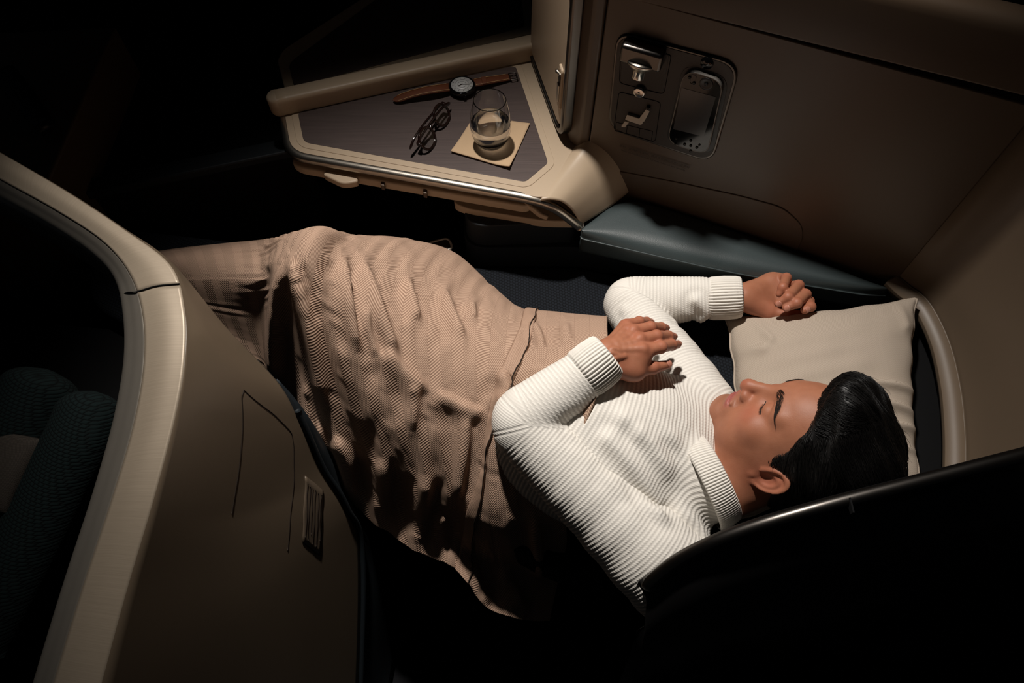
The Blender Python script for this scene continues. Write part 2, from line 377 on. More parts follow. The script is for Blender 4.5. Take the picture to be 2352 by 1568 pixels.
def snets(f, lo, hi, h):
    lo = np.asarray(lo, np.float32); n = np.ceil((np.asarray(hi)-lo)/h).astype(int)+1
    n = ((n+3)//4)*4+1
    nc = (n-1)//4+1
    def pts(idx, hh): return lo+idx.astype(np.float32)*np.float32(hh)
    ci = np.stack(np.meshgrid(*[np.arange(k) for k in nc], indexing='ij'), -1).reshape(-1, 3)
    Fc = f(pts(ci, 4*h)).reshape(nc)
    near = np.abs(Fc) < 4*h*2.2
    Fv = np.repeat(np.repeat(np.repeat(Fc, 4, 0), 4, 1), 4, 2)[:n[0], :n[1], :n[2]].astype(np.float32)
    nm = near.copy()
    for ax in range(3):
        for s_ in (1, -1):
            nm |= np.roll(near, s_, ax)
    fm = np.repeat(np.repeat(np.repeat(nm, 4, 0), 4, 1), 4, 2)[:n[0], :n[1], :n[2]]
    ii = np.argwhere(fm)
    out = np.empty(len(ii), np.float32)
    for k in range(0, len(ii), 400000): out[k:k+400000] = f(pts(ii[k:k+400000], h))
    Fv[fm] = out
    S = Fv < 0
    c8 = [S[i:n[0]-1+i, j:n[1]-1+j, k:n[2]-1+k] for i in (0, 1) for j in (0, 1) for k in (0, 1)]
    cnt = sum(c.astype(np.int8) for c in c8); act = (cnt > 0) & (cnt < 8)
    cells = np.argwhere(act); idx = -np.ones(act.shape, np.int64); idx[act] = np.arange(len(cells))
    corner = np.array([(i, j, k) for i in (0, 1) for j in (0, 1) for k in (0, 1)])
    vals = np.stack([Fv[cells[:, 0]+i, cells[:, 1]+j, cells[:, 2]+k] for i, j, k in corner], 1)
    acc = np.zeros((len(cells), 3)); num = np.zeros(len(cells))
    for a in range(8):
        for b in range(a+1, 8):
            if np.abs(corner[a]-corner[b]).sum() != 1: continue
            va, vb = vals[:, a], vals[:, b]; mk_ = (va < 0) != (vb < 0)
            t = np.where(mk_, va/np.where(mk_, va-vb, 1), 0)
            acc += mk_[:, None]*(corner[a]+t[:, None]*(corner[b]-corner[a])); num += mk_
    V = lo+(cells+acc/num[:, None])*h
    quads = []
    for ax in range(3):
        o1, o2 = (ax+1) % 3, (ax+2) % 3
        sl0 = [slice(None)]*3; sl1 = [slice(None)]*3; sl0[ax] = slice(0, -1); sl1[ax] = slice(1, None)
        A, Bm = S[tuple(sl0)], S[tuple(sl1)]; e = np.argwhere(A != Bm); si = A[tuple(e.T)]
        ok = (e[:, o1] > 0) & (e[:, o2] > 0) & (e[:, o1] < n[o1]-1) & (e[:, o2] < n[o2]-1); e, si = e[ok], si[ok]
        d1 = np.zeros(3, int); d1[o1] = 1; d2 = np.zeros(3, int); d2[o2] = 1
        q = np.stack([idx[tuple((e-d).T)] for d in (d1+d2, d2, 0*d1, d1)], 1)
        q = np.where(si[:, None], q, q[:, ::-1]); quads.append(q[(q >= 0).all(1)])
    return V, np.vstack(quads)
def f_grad(f, V, e=.0008):
    V = V.astype(np.float32); g = np.stack([f(V+d)-f(V-d) for d in np.eye(3, dtype=np.float32)*e], 1)
    return g/np.maximum(np.linalg.norm(g, axis=1, keepdims=True), 1e-9)
def smooth_mesh(V, Fq, it=2, lam=.5):
    V = V.copy()
    e = np.vstack([Fq[:, [i, (i+1) % 4]] for i in range(4)])
    for _ in range(it):
        acc = np.zeros_like(V); c = np.zeros(len(V))
        for j in range(3): acc[:, j] = np.bincount(e[:, 0], V[e[:, 1], j], len(V))+np.bincount(e[:, 1], V[e[:, 0], j], len(V))
        c = np.bincount(e[:, 0], minlength=len(V))+np.bincount(e[:, 1], minlength=len(V))
        V += lam*(acc/np.maximum(c, 1)[:, None]-V)
    return V
def wob(P, f, seed=0):
    r = np.random.default_rng(seed); s = np.zeros(len(P))
    for _ in range(6):
        d = r.normal(size=3); d /= np.linalg.norm(d); s += np.sin(P@(d*f*r.uniform(.6, 1.5))+r.uniform(0, 6.28))
    return s/6
# ================================================================== setting
def A2(px, py, z): return PZ(px, py, z)
o = prism('floor', [(-2.2, -1.2), (2.2, -1.2), (2.2, 3.0), (-2.2, 3.0)], -.05, 0, 'cabin_dark'); tag(o, 'dark carpeted cabin floor below the seats', kind='structure')
o = prism('wall_cabin', [(-2.2, 2.9), (2.2, 2.9), (2.2, 3.0), (-2.2, 3.0)], 0, 2.6, 'cabin_dark'); tag(o, 'dark far cabin wall behind the suites', kind='structure')

o = prism('light_blocker', [(-2.0, .755), (2.0, 1.83), (2.0, 2.9), (-2.0, 2.9)], 2.16, 2.24, 'cabin_dark'); tag(o, 'unseen dark slab added above the console to block lamp light', kind='structure')  # added out of view, keeps lamp light off the back of the table
# tall side wall of the suite with control unit
def wall_strip(name, s0, s1, z0, z1, o0, o1, mat, parent=None, bev=.003):
    P = [WP(s0, 0, o0), WP(s1, 0, o0), WP(s1, 0, o1), WP(s0, 0, o1)]
    return prism(name, P, z0, z1, mat, parent, bev)
wall = wall_strip('wall_side', .014, .632, 0, 1.028, 0, -.05, 'beige_shaded', None, .0025)
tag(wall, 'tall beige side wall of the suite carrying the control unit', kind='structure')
# rounded wall cap above the groove
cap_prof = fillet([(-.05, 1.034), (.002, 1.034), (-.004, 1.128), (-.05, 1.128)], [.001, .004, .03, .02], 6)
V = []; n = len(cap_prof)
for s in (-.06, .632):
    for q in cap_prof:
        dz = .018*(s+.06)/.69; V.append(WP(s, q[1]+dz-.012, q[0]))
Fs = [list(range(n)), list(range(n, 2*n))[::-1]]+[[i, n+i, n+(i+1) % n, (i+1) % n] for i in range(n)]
auto_smooth(mesh('wall_cap', V, Fs, 'beige_shaded', wall), 40)
# inset outline of the armrest pocket on the wall
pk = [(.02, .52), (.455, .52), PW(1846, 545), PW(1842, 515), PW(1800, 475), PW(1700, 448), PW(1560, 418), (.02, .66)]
plate('pocket_panel', fillet(pk, .02, 5), -.002, .0022, lambda s, t, h: WP(s, t, h), 'beige_shaded', wall, .0015)

# curved shell behind the head
bot = [(2040, 655, .60), (2075, 668, .615), (2125, 705, .62), (2168, 790, .62), (2193, 890, .62), (2204, 990, .62), (2206, 1090, .62), (2200, 1250, .62)]
B0 = np.array([PZ(*b) for b in bot]); ctr = np.array((.45, .45, 0))
def lift(P, z, out):
    d = P-ctr; d[:, 2] = 0; d /= np.linalg.norm(d, axis=1, keepdims=True); Q = P+d*np.asarray(out).reshape(-1, 1); Q[:, 2] = z; return Q
w_out = np.linspace(0, 1, len(B0))
rows = [lift(B0.copy(), .2, w_out*0.0), lift(B0.copy(), .60, w_out*0.0), lift(B0.copy(), .625, .002*np.minimum(1, w_out*6)), lift(B0.copy(), .68, .008*np.minimum(1, w_out*5)), lift(B0.copy(), .80, .022*np.minimum(1, w_out*5)), lift(B0.copy(), 1.0, .040*np.minimum(1, w_out*5)), lift(B0.copy(), 1.25, .06*np.minimum(1, w_out*5))]
G = loft(rows, 60, 50)
shell = sheet('wall_shell', G, .03, 'head_shell_shaded', None, None, True); tag(shell, 'curved beige seat shell wrapping around the headrest', kind='structure')

# ================================================================== side console with table
con = thing('side_console', 'beige side table unit with dark wood inlay between wall and bed', 'side table', PZ(960, 330, 0))
TZ = .70
tA, tB, tC = PZ(640, 232, TZ), PZ(664, 350, TZ), PZ(1262, 457, TZ)
tW1 = WP(.016, TZ, -.012); tW2 = WP(.0, TZ, -.03); tD = np.array((.10, 1.29, TZ)); tE = PZ(640, 215, TZ)
prism('table_top', fillet([tA, tB, tC, tW1, tW2, tD, tE], [.01, .03, .03, .004, .004, .004, .004], 7), TZ-.02, TZ, 'beige_plastic', con, .0015)
inl = fillet([PZ(*p, TZ) for p in ((684, 258), (698, 328), (1207, 419), (1259, 375), (1184, 152))], [.012, .014, .008, .008, .012], 6)
c_in = inl.mean(0); ring = c_in+(inl-c_in)*1.0
def off_poly(P, d):
    P = np.asarray(P)[:, :2]; t = np.roll(P, -1, 0)-np.roll(P, 1, 0); t /= np.linalg.norm(t, axis=1, keepdims=True); nrm = np.c_[t[:, 1], -t[:, 0]]
    area = np.sum(P[:, 0]*np.roll(P[:, 1], -1)-np.roll(P[:, 0], -1)*P[:, 1])
    return P+nrm*d*(1 if area > 0 else -1)
prism('inlay_border', off_poly(inl, .013), TZ-.004, TZ+.0012, 'beige_plastic', con, .0008)
prism('wood_inlay', inl, TZ-.004, TZ+.0018, 'wood_inlay', con, .0004)
# satin metal nosing along the free edge, running down to the armrest
tr_path = even(np.vstack([tA+(0, .01, 0), fillet(np.array([tA, tB, tC, PZ(1334, 515, .622)]), [.02, .035, .035, .01], 8)[8:24], PZ(1334, 515, .622)]), 90)
tr_path[:, 2] = np.where(tr_path[:, 0] < tC[0]-.03, TZ-.008, tr_path[:, 2]-.008)
for _ in range(12): tr_path[1:-1, 2] = (tr_path[:-2, 2]+2*tr_path[1:-1, 2]+tr_path[2:, 2])/4
sweep('edge_nosing', tr_path, fillet([(-.007, -.010), (.008, -.008), (.008, .004), (.002, .0085), (-.007, .0085)], .004, 4), 'satin_metal', con, up=(0, 0, 1), fixed_up=True)
# swept cheek between table and wall
ka, kb, kc, kd_ = PZ(1262, 456, TZ), PZ(1335, 515, .621), WP(.112, .606, -.004), WP(.012, TZ, -.004)
def seg(p, q, t): return np.array([p+(q-p)*u for u in t])
us = np.linspace(0, 1, 8); e0_, e3_ = seg(ka, kd_, us), seg(kb, kc, us); low_ = np.array((0, 0, 1.0))
lift_ = (us**3)[:, None]*low_
rows = [e0_-(e3_-e0_)*.25*np.array((1, 1, 0)), e0_, e0_+(e3_-e0_)*np.array((.34, .34, .10)), e0_+(e3_-e0_)*np.array((.62, .62, .36)), e0_+(e3_-e0_)*np.array((.83, .83, .68)), e3_]
rows = [r+lift_*.022*(0 if i == 0 else 1) for i, r in enumerate(rows)]; rows[0][:, 2] -= .0006; rows[1][:, 2] += .0004
sheet('cheek', loft(rows, 30, 40), .004, 'beige_plastic', con, None, bool(grid_normals(loft(rows, 30, 40))[10, 10, 2] < 0))
# stowed tray under the table
fr = lambda px, py: PZ(px, py, .672)
tray_poly = [fr(668, 372), fr(690, 385), fr(1205, 474), fr(1222, 468), fr(1240, 380), fr(700, 300)]
tray = prism('stowed_tray', fillet(tray_poly, [.012, .012, .012, .02, .01, .01], 5), .652, .672, 'beige_plastic', con, .004)
la = fillet([fr(742, 398), fr(788, 420), fr(822, 414), fr(822, 400), fr(752, 388)], [.006, .012, .004, .003, .004], 5)
prism('latch', la+np.array((0, -.004, 0)), .658, .674, 'beige_plastic', tray, .003)
for px in (880, 977):
    c = PZ(px, 427 if px == 880 else 445, .664); prism('button', [c+np.array(d) for d in ((-.004, -.004, 0), (.004, -.006, 0), (.004, .012, 0), (-.004, .012, 0))], .657, .671, 'beige_shaded', tray, .002)
# lower apron with the hook pocket
ap = [PZ(1040, 456, .645), PZ(1075, 474, .640), PZ(1250, 513, .625), PZ(1318, 519, .618), WP(.03, .62, -.01), PZ(1060, 380, .645)]
prism('apron', fillet([np.array((p[0], p[1], 0)) for p in ap], [.01, .02, .02, .004, .004, .01], 5), .612, .632, 'beige_plastic', con, .005)
hk = cr([PZ(1205, 462, .668), PZ(1222, 473, .664), PZ(1240, 487, .655), PZ(1258, 494, .652)], 16)
sweep('hook', hk+np.array((0, -.006, 0)), rrect(.007, .012, .003), 'beige_plastic', con)
# raised divider rail between the two tables
rail = thing('divider_rail', 'raised beige divider rail along the back of the table', 'divider', PZ(640, 222, TZ))
dl0, dl1 = PZ(634, 222, .735), PZ(1236, 92, .735)
dp = np.array([dl0+(dl1-dl0)*t for t in np.linspace(0, 1, 24)])
sweep('rail', dp, fillet([(-.019, -.036), (.019, -.036), (.019, .006), (-.019, .006)], .009, 5), 'beige_plastic', rail, up=(0, 0, 1), fixed_up=True)
lathe('end_cap', [(.0, -.036), (.016, -.036), (.019, -.030), (.019, 0), (.016, .005), (0, .006)], dl0, 'beige_plastic', rail, 24)
# the neighbour's mirrored table beyond the rail
nb = thing('neighbour_table', 'unlit neighbouring side table with dark inlay behind the divider rail', 'side table', PZ(760, 120, 0))
npoly = [PZ(*p, TZ) for p in ((655, 208), (636, 136), (652, 112), (850, -16), (1215, -30), (1228, 75))]
prism('table_top', fillet(npoly, [.01, .02, .02, .02, .01, .01], 6), TZ-.02, TZ, 'beige_plastic', nb, .002)
npi = [PZ(*p, TZ) for p in ((675, 200), (664, 150), (678, 135), (880, -12), (1195, -20), (1205, 62))]
prism('wood_inlay', fillet(npi, .012, 5), TZ-.004, TZ+.0015, 'wood_inlay', nb, .0004)
prism('pedestal', fillet(np.array([PZ(760, 150, TZ), PZ(900, 60, TZ), PZ(1200, 40, TZ), PZ(1200, 110, TZ)])*np.array((1, 1, 0)), .03, 5), 0, TZ-.02, 'wall_navy', nb, .004)
# dark lower body of the console beside the bed
b0 = PZ(1068, 606, .5); b1 = np.array((.135, .868, 0))
lb = [b0, b1, np.array((.705, .728, 0)), WP(.60, 0, .002), WP(.10, 0, .004), np.array((.0, 1.08, 0)), np.array((-.10, 1.0, 0))]
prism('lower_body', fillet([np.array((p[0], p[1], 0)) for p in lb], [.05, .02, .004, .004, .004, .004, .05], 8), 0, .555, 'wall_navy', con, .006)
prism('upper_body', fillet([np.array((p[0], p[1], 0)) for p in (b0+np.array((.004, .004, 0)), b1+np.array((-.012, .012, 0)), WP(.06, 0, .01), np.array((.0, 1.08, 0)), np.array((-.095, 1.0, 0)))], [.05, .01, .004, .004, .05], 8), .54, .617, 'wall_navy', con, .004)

# ================================================================== tall storage cabinet on the table
cab = thing('storage_cabinet', 'tall beige storage cabinet with metal-framed door standing on the table', 'cabinet', (.11, 1.08, TZ))
k0 = np.array((.054, 1.262)); k1 = np.array((.112, 1.012)); kd = (k1-k0)/np.linalg.norm(k1-k0); kn = np.array((kd[1], -kd[0]))
kn = kn if kn[0] < 0 else -kn; KL = np.linalg.norm(k1-k0)
def KP(u, z, off=0.0):
    p = k0+kd*u+kn*off; return np.array((p[0], p[1], z))
prism('carcass', [np.r_[k0, 0], np.r_[k1, 0], WP(-.004, 0, .006), WP(.012, 0, .0), WP(.012, 0, -.05), np.array((.16, 1.27, 0))], TZ+.001, 1.38, 'beige_shaded', cab, .004)
dz0 = TZ+.020
door = plate('door', fillet([(.0, dz0), (KL-.012, dz0), (KL-.012, 1.12), (KL-.05, 1.19), (KL-.05, 1.37), (0, 1.37)], [.004, .035, .03, .03, .004, .004], 8), .003, .016, KP, 'beige_plastic', cab, .004)
fp = fillet(np.array([(.0, dz0-.010), (KL-.002, dz0-.010), (KL-.002, 1.125), (KL-.040, 1.195), (KL-.040, 1.37)]), [.0, .04, .035, .03, 0], 10)[10:40]
fp = even(np.vstack(((0, dz0-.010), fp, (KL-.040, 1.37))), 80)
sweep('door_frame', np.array([KP(u, z, .009) for u, z in fp]), fillet([(-.006, -.011), (.006, -.011), (.006, .009), (-.006, .011)], .004, 4), 'gunmetal', cab, up=tuple(np.r_[kn, 0]), fixed_up=True)
lt = plate('latch', fillet([(KL-.040, .768), (KL-.020, .764), (KL-.020, .852), (KL-.040, .856)], .006, 5), .012, .020, KP, 'beige_plastic', door, .002)
plate('latch_slot', fillet([(KL-.037, .822), (KL-.023, .820), (KL-.023, .838), (KL-.037, .840)], .003, 4), .018, .0206, KP, 'black_plastic', lt)
plate('latch_key', fillet([(KL-.036, .782), (KL-.024, .780), (KL-.024, .818), (KL-.036, .820)], .003, 4), .018, .0225, KP, 'satin_metal', lt, .001)
lip = even([KP(KL-.038, .842, .021), KP(KL-.030, .847, .026), KP(KL-.022, .843, .021)], 10); tube('latch_lip', lip, .0035, 'satin_metal', lt, 8)

# ================================================================== control unit in the wall
cu = thing('control_unit', 'dark rounded control panel set into the beige wall', 'control panel', WP(.14, .765, 0))
U = lambda s, t, h: WP(s, t, h)
out = fillet([(.036, .968), (.238, .972), (.246, .764), (.046, .768)], [.03, .035, .034, .036], 8)
def shrink(P, d):
    c = P.mean(0); return c+(P-c)*(1-d/np.linalg.norm(P-c, axis=1, keepdims=True))
plate('bezel', out, -.004, .0045, U, 'gunmetal', cu, .002)
plate('faceplate', shrink(out, .0048), .002, .0052, U, 'dark_plastic', cu, .0008)
# recess of the reading lamp, lamp head and bulb sleeve
rl = lambda *p: [PW(*q) for q in p]
plate('lamp_bay', fillet(rl((1436, 88), (1540, 118), (1524, 210), (1426, 182)), .008, 5), .004, .0058, U, 'black_plastic', cu, .0008)
head = plate('lamp_hood', fillet([(.052, .966), (.122, .966), (.122, .934), (.052, .934)], .006, 5), .004, .026, lambda s, t, h: WP(s, t-.12*h, h), 'gunmetal', cu, .005, 3)
ax = np.array((WN[0]*.35, WN[1]*.35, -.94)); lc = WP(.088, .934, .014)
lathe('reflector', [(.0, .0), (.024, .0), (.024, .003), (.019, .008), (.011, .014), (.008, .016)], lc, 'satin_metal', head, 32, ax)
tw = []
for i in range(48):
    r = .0095+.0005*(i % 2)
    tw.append((r*math.cos(i*math.pi/24), r*math.sin(i*math.pi/24)))
p0 = lc+ax*.012; p1 = lc+ax*.028
sweep('dimmer_knob', np.array([p0, p0+(p1-p0)*.9, p1]), tw, 'chrome', head, scale=[1, 1, .85])
jc = PW(1473, 203); jp = WP(jc[0], jc[1], .005)
jn = np.array((WN[0], WN[1], 0))
jk = lathe('call_button', [(.0, 0), (.0105, 0), (.0105, .006), (.0095, .008), (.008, .0085)], jp, 'chrome', cu, 32, jn)
lathe('button_core', [(.0, 0), (.0082, 0), (.0075, .0082), (0, .0084)], jp, 'dark_plastic', jk, 24, jn)
lathe('button_dot', [(.0, 0), (.0028, 0), (.0024, .0094), (0, .0096)], jp, 'satin_metal', jk, 16, jn)
def groove(name, pts, parent, w=.0006, h=.0056, mat='matte_black', r=.006):
    P = fillet(np.array(pts, float), r, 5); P = np.array([WP(s, t, h) for s, t in P])
    return tube(name, P, w, mat, parent, 6, True)
groove('seat_pad_outline', rl((1424, 206), (1520, 230), (1507, 322), (1412, 294)), cu, r=.008)
groove('lamp_bay_outline', rl((1428, 120), (1545, 120), (1527, 212), (1425, 186)), cu, r=.008)
for q in (((1418, 276), (1443, 283), (1441, 303), (1415, 296)), ((1443, 283), (1472, 290), (1470, 311), (1441, 303)), ((1472, 290), (1502, 297), (1498, 319), (1470, 311))):
    groove('memory_key', rl(*q), cu, .0004, .0056, 'matte_black', .002)
# seat-shaped switches
def icon(name, pts, h=.011): return plate(name, fillet(rl(*pts), .0015, 3), .005, h, U, 'steel_icon', cu, .0008)
icon('seat_base_switch', ((1445, 254), (1482, 266), (1480, 276), (1475, 278), (1440, 266)))
icon('seat_back_switch', ((1489, 241), (1497, 246), (1484, 271), (1470, 267)))
icon('leg_rest_switch', ((1440, 269), (1450, 272), (1440, 284), (1431, 282)))
plate('headrest_switch', fillet(rl((1488, 236), (1498, 239), (1495, 246), (1488, 243)), .002, 3), .005, .011, U, 'gloss_black', cu, .0008)
lathe('release_button', [(.0, 0), (.011, 0), (.010, .003), (0, .0035)], WP(*PW(1626, 140), .004), 'gloss_black', cu, 24, jn)
plate('remote_dock', fillet(rl((1572, 140), (1678, 172), (1640, 352), (1530, 322)), [.026]*4, 8), .004, .0056, U, 'black_plastic', cu, .0006)
# printed notice under the unit
def text(name, body, loc, size, xdir, ydir, mat, parent=None):
    cu_ = bpy.data.curves.new(name, 'FONT'); cu_.body = body; cu_.size = size
    ob = bpy.data.objects.new(name, cu_); COL.objects.link(ob)
    dg = bpy.context.evaluated_depsgraph_get(); me = bpy.data.meshes.new_from_object(ob.evaluated_get(dg))
    bpy.data.objects.remove(ob); n_ = len(me.vertices); co = np.empty(n_*3, np.float32); me.vertices.foreach_get('co', co); co = co.reshape(-1, 3)
    xd, yd = np.asarray(xdir, float), np.asarray(ydir, float); nd = np.cross(xd, yd)
    co2 = np.asarray(loc)+co[:, :1]*xd+co[:, 1:2]*yd+co[:, 2:]*nd; me.vertices.foreach_set('co', co2.astype(np.float32).ravel()); me.materials.clear()
    return link(name, me, mat, parent, False)
wx = np.r_[WD, 0]; wz = np.array((0, 0, 1.0))
s_, z_ = PW(1424, 333)
text('notice_text', '滑行、起飛和降落時，請將手控器放回原位並鎖好', WP(s_, z_, .0035), .0062, wx, wz, 'ink_grey', cu)
s_, z_ = PW(1428, 343)
text('notice_text', 'Stow and lock handset for taxi, take-off and landing', WP(s_, z_, .0035), .0060, wx, wz, 'ink_grey', cu)

# ================================================================== handset
rc = thing('remote_control', 'black handset with grey screen docked in the wall panel', 'remote', WP(.19, .785, .006))
ro = fillet(rl((1578, 146), (1669, 175), (1630, 345), (1536, 316)), [.026, .024, .024, .026], 10)
plate('rim', ro, .005, .0138, U, 'handset_rim', rc, .0006)
plate('body', shrink(ro, .0012), .005, .0140, U, 'gloss_black', rc, .0012)
plate('screen', rl((1572, 189), (1650, 210), (1622, 301), (1552, 284)), .012, .0145, U, 'screen_glass', rc)
def rbtn(px, py, r, h=.0152, mat='black_plastic'): return lathe('button', [(0, 0), (r, 0), (r*.9, h-.012), (0, h-.0118)], WP(*PW(px, py), .012), mat, rc, 16, jn)
lathe('dial_ring', [(0, 0), (.011, 0), (.011, .0028), (.009, .0032), (.0075, .0026), (0, .0026)], WP(*PW(1628, 180), .012), 'black_plastic', rc, 32, jn)
rbtn(1628, 180, .0035, .0158); rbtn(1590, 165, .003); rbtn(1600, 178, .003); rbtn(1559, 306, .0022); rbtn(1557, 318, .0022); rbtn(1612, 320, .0022)
for dx, dy in ((0, -12), (14, 4), (-14, -3), (0, 12), (0, 0)): rbtn(1592+dx, 322+dy, .0028)
groove('rocker', rl((1594, 158), (1606, 161), (1602, 181), (1590, 178)), rc, .0004, .0142, 'dark_plastic', .003)

# ================================================================== padded armrest
arm = thing('armrest', 'padded dark green leather armrest against the beige wall', 'armrest', PZ(1500, 520, .5))
AZ = .622
bk = [(1335, 530), (1343, 516), (1358, 502), (1394, 472), (1428, 454), (1465, 452), (1520, 465), (1600, 490), (1700, 524), (1810, 562), (1900, 600), (1980, 636), (2042, 662)]
ft = [(1335, 530), (1338, 535), (1352, 539), (1450, 561), (1560, 586), (1680, 612), (1790, 632), (1900, 650), (1990, 664), (2042, 666)]
Bk = even(cr(np.array([PZ(x, y, AZ) for x, y in bk]), 120), 90); Ft = even(cr(np.array([PZ(x, y, AZ) for x, y in ft]), 120), 90)
rows = []
for v in np.r_[0, .02, .06, np.linspace(.12, .88, 9), .94, .98, 1.0]:
    r = Bk+(Ft-Bk)*v; r[:, 2] = .608+.0165*(1-abs(2*v-1)**5); rows.append(r)
fo = np.array((-.25, -.97, 0)); top = np.array(rows)
side = [Ft+fo*o_+np.array((0, 0, z_-AZ)) for o_, z_ in ((.0012, .606), (.0016, .600), (.0015, .585), (.0005, .572), (-.002, .563), (-.008, .558), (-.03, .556))]
back = [Bk+np.array((0, 0, .556-AZ)), Bk+np.array((0, 0, .59-AZ))]
sheet('pad', np.concatenate((np.array(back), top, np.array(side))), .004, 'green_leather', arm, None, 'up')
tube('piping', Ft+fo*.0016+np.array((0, 0, .6065-AZ)), .0016, 'green_leather', arm, 8)
import bmesh

# ================================================================== bed
bed = thing('seat_bed', 'dark navy woven seat folded flat into a bed', 'bed', (-.05, .5, 0))
edge = [(.70, .722), (.705, .12), (.45, .14), (.06, .245), (-.2, .40), (-.45, .56), (-.85, .76), (-.95, .98), (-.12, .86), (b0[0], b0[1]-.004), (.135, .862)]
prism('mattress', fillet(np.c_[np.array(edge), np.zeros(len(edge))], [.02, .05, .05, .05, .05, .05, .05, .05, .02, .02, .02], 5), .40, .50, 'navy_weave', bed, .02, 4)
prism('base', off_poly(fillet(np.c_[np.array(edge), np.zeros(len(edge))], .03, 4), -.03), 0, .40, 'matte_black', bed, .004)
seam = cr([(.52, .62, .5015), (.50, .45, .5015), (.47, .25, .5015)], 12); tube('seam', seam, .002, 'navy_weave', bed, 6)
# buckle tab lying on the bed
tabc = PZ(1010, 556, .535); tb = thing('seat_belt_tab', 'pale rounded belt tab beside the blanket under the table', 'belt tab', tabc-np.array((0, 0, .03)))
tpp = fillet(np.array([PZ(980, 556, .54), PZ(1030, 543, .54), PZ(1040, 568, .54), PZ(1006, 575, .54)])*np.array((1, 1, 0))+np.array((0, 0, .535)), .012, 6)
tube('loop', tpp, .0028, 'steel_icon', tb, 8, True)
prism('core', off_poly(tpp, -.003), .533, .537, 'dark_plastic', tb, .001)
tube('stem', np.array([PZ(985, 562, .535), PZ(1000, 590, .50), ]), .006, 'dark_plastic', tb, 8)

# headrest cushion against the shell
hr = thing('headrest', 'black headrest cushion between pillow and shell', 'headrest', (.74, .5, .4))
hb = B0[1:].copy(); d = hb-ctr; d[:, 2] = 0; d /= np.linalg.norm(d, axis=1, keepdims=True)
hp = np.vstack((hb-d*.004, (hb-d*.11)[::-1]))
prism('cushion', even(np.vstack((cr(hb-d*.004, 30), cr((hb-d*.10)[::-1], 30))), 80, True), .42, .585, 'matte_black', hr, .02, 4)
tube('piping', cr(hb-d*.003+np.array((0, 0, -.028)), 60), .003, 'wall_navy', hr, 8)

# ================================================================== aisle-side partition at the bottom right
pt = thing('aisle_partition', 'black curved aisle partition with satin metal top edge beside the pillow', 'partition', PZ(1900, 1250, 0))
tpx = [(1490, 1352, .700), (1502, 1334, .715), (1560, 1288, .755), (1640, 1247, .795), (1740, 1210, .825), (1840, 1180, .845), (1950, 1150, .860), (2100, 1112, .875), (2352, 1048, .895), (2600, 985, .905)]
T = cr(np.array([PZ(*q) for q in tpx]), 80)
def shift(P, dy, z): Q = P+np.array((-.25*dy, dy, 0)); Q[:, 2] = z; return Q
low = shift(T.copy(), -.14, 0.0); low[:, 2] = np.maximum(0.05, 0)
mid = T.copy()+np.array((.0, -.018, -.03)); mid2 = T.copy()+np.array((.0, -.065, -.10)); mid3 = T.copy()+np.array((0, -.125, -.3))
G = cr(np.stack((T+np.array((0, -.006, -.002)), mid, mid2, mid3, low)), 24)
sheet('panel', G, .02, 'black_plastic', pt)
nrm = np.zeros_like(T); tt = np.gradient(T, axis=0); nrm[:, 0] = -tt[:, 1]; nrm[:, 1] = tt[:, 0]; nrm /= np.linalg.norm(nrm, axis=1, keepdims=True)
prof = np.array([(-.012, -.010), (-.010, .002), (-.004, .0045), (.002, .0045), (.006, .001), (.006, -.006), (0, -.012)])
sweep('metal_edge', even(T, 120), prof, 'gunmetal', pt, up=(0, 0, 1), fixed_up=True)
tick = PZ(1957, 1153, .868); prism('trim_joint', [tick+np.array(d) for d in ((-.001, -.012, 0), (.001, -.012, 0), (.001, .006, 0), (-.001, .006, 0))], .858, .8665, 'matte_black', pt)

# ================================================================== shell of the seat in front (left)
ls = thing('front_seat_shell', 'beige shell of the seat ahead with brushed metal rim at left', 'seat shell', PZ(330, 1000, 0))
RZ = .95
cI = [(-120, 400, .915), (0, 462, .915), (120, 528, .915), (215, 592, .915), (266, 650, .915), (283, 730, .915), (284, 830, .91), (262, 960, .90), (215, 1130, .885), (150, 1330, .86), (80, 1560, .83), (0, 1830, .79)]
cM = [(-120, 345, .945), (0, 412, .945), (130, 484, .945), (238, 556, .945), (300, 632, .945), (328, 725, .945), (330, 840, .94), (306, 980, .93), (256, 1150, .915), (190, 1350, .89), (120, 1580, .86), (40, 1860, .82)]
cR = [(-120, 280, .950), (0, 350, .950), (150, 438, .950), (285, 527, .950), (392, 610, .950), (424, 712, .95), (424, 830, .945), (402, 960, .935), (352, 1150, .92), (290, 1360, .895), (225, 1600, .865), (150, 1880, .83)]
def mono(Pc): return np.array([PZ(*q) for q in Pc])
Ii, Mm, Rr = mono(cI), mono(cM), mono(cR)
n = 110
gI, gM, gR = cr(Ii, n), cr(Mm, n), cr(Rr, n)
sheet('inner_bevel', cr(np.stack((gI+np.array((0, 0, -.06)), gI, gI*.45+gM*.55+np.array((0, 0, .004)), gM)), 16), .004, 'bevel_metal', ls, None, 'up')
rim_mid = (gM+gR)/2+np.array((0, 0, .004))
brk = int(n*.40)
sheet('upper_rim', cr(np.stack((gM+np.array((0, 0, .001)), rim_mid, gR)), 14)[:, :brk+1], .012, 'brushed_taupe', ls, None, 'up')
sheet('side_rim', cr(np.stack((gM+np.array((0, 0, .001)), rim_mid, gR)), 14)[:, brk:], .012, 'brushed_taupe', ls, None, 'up')
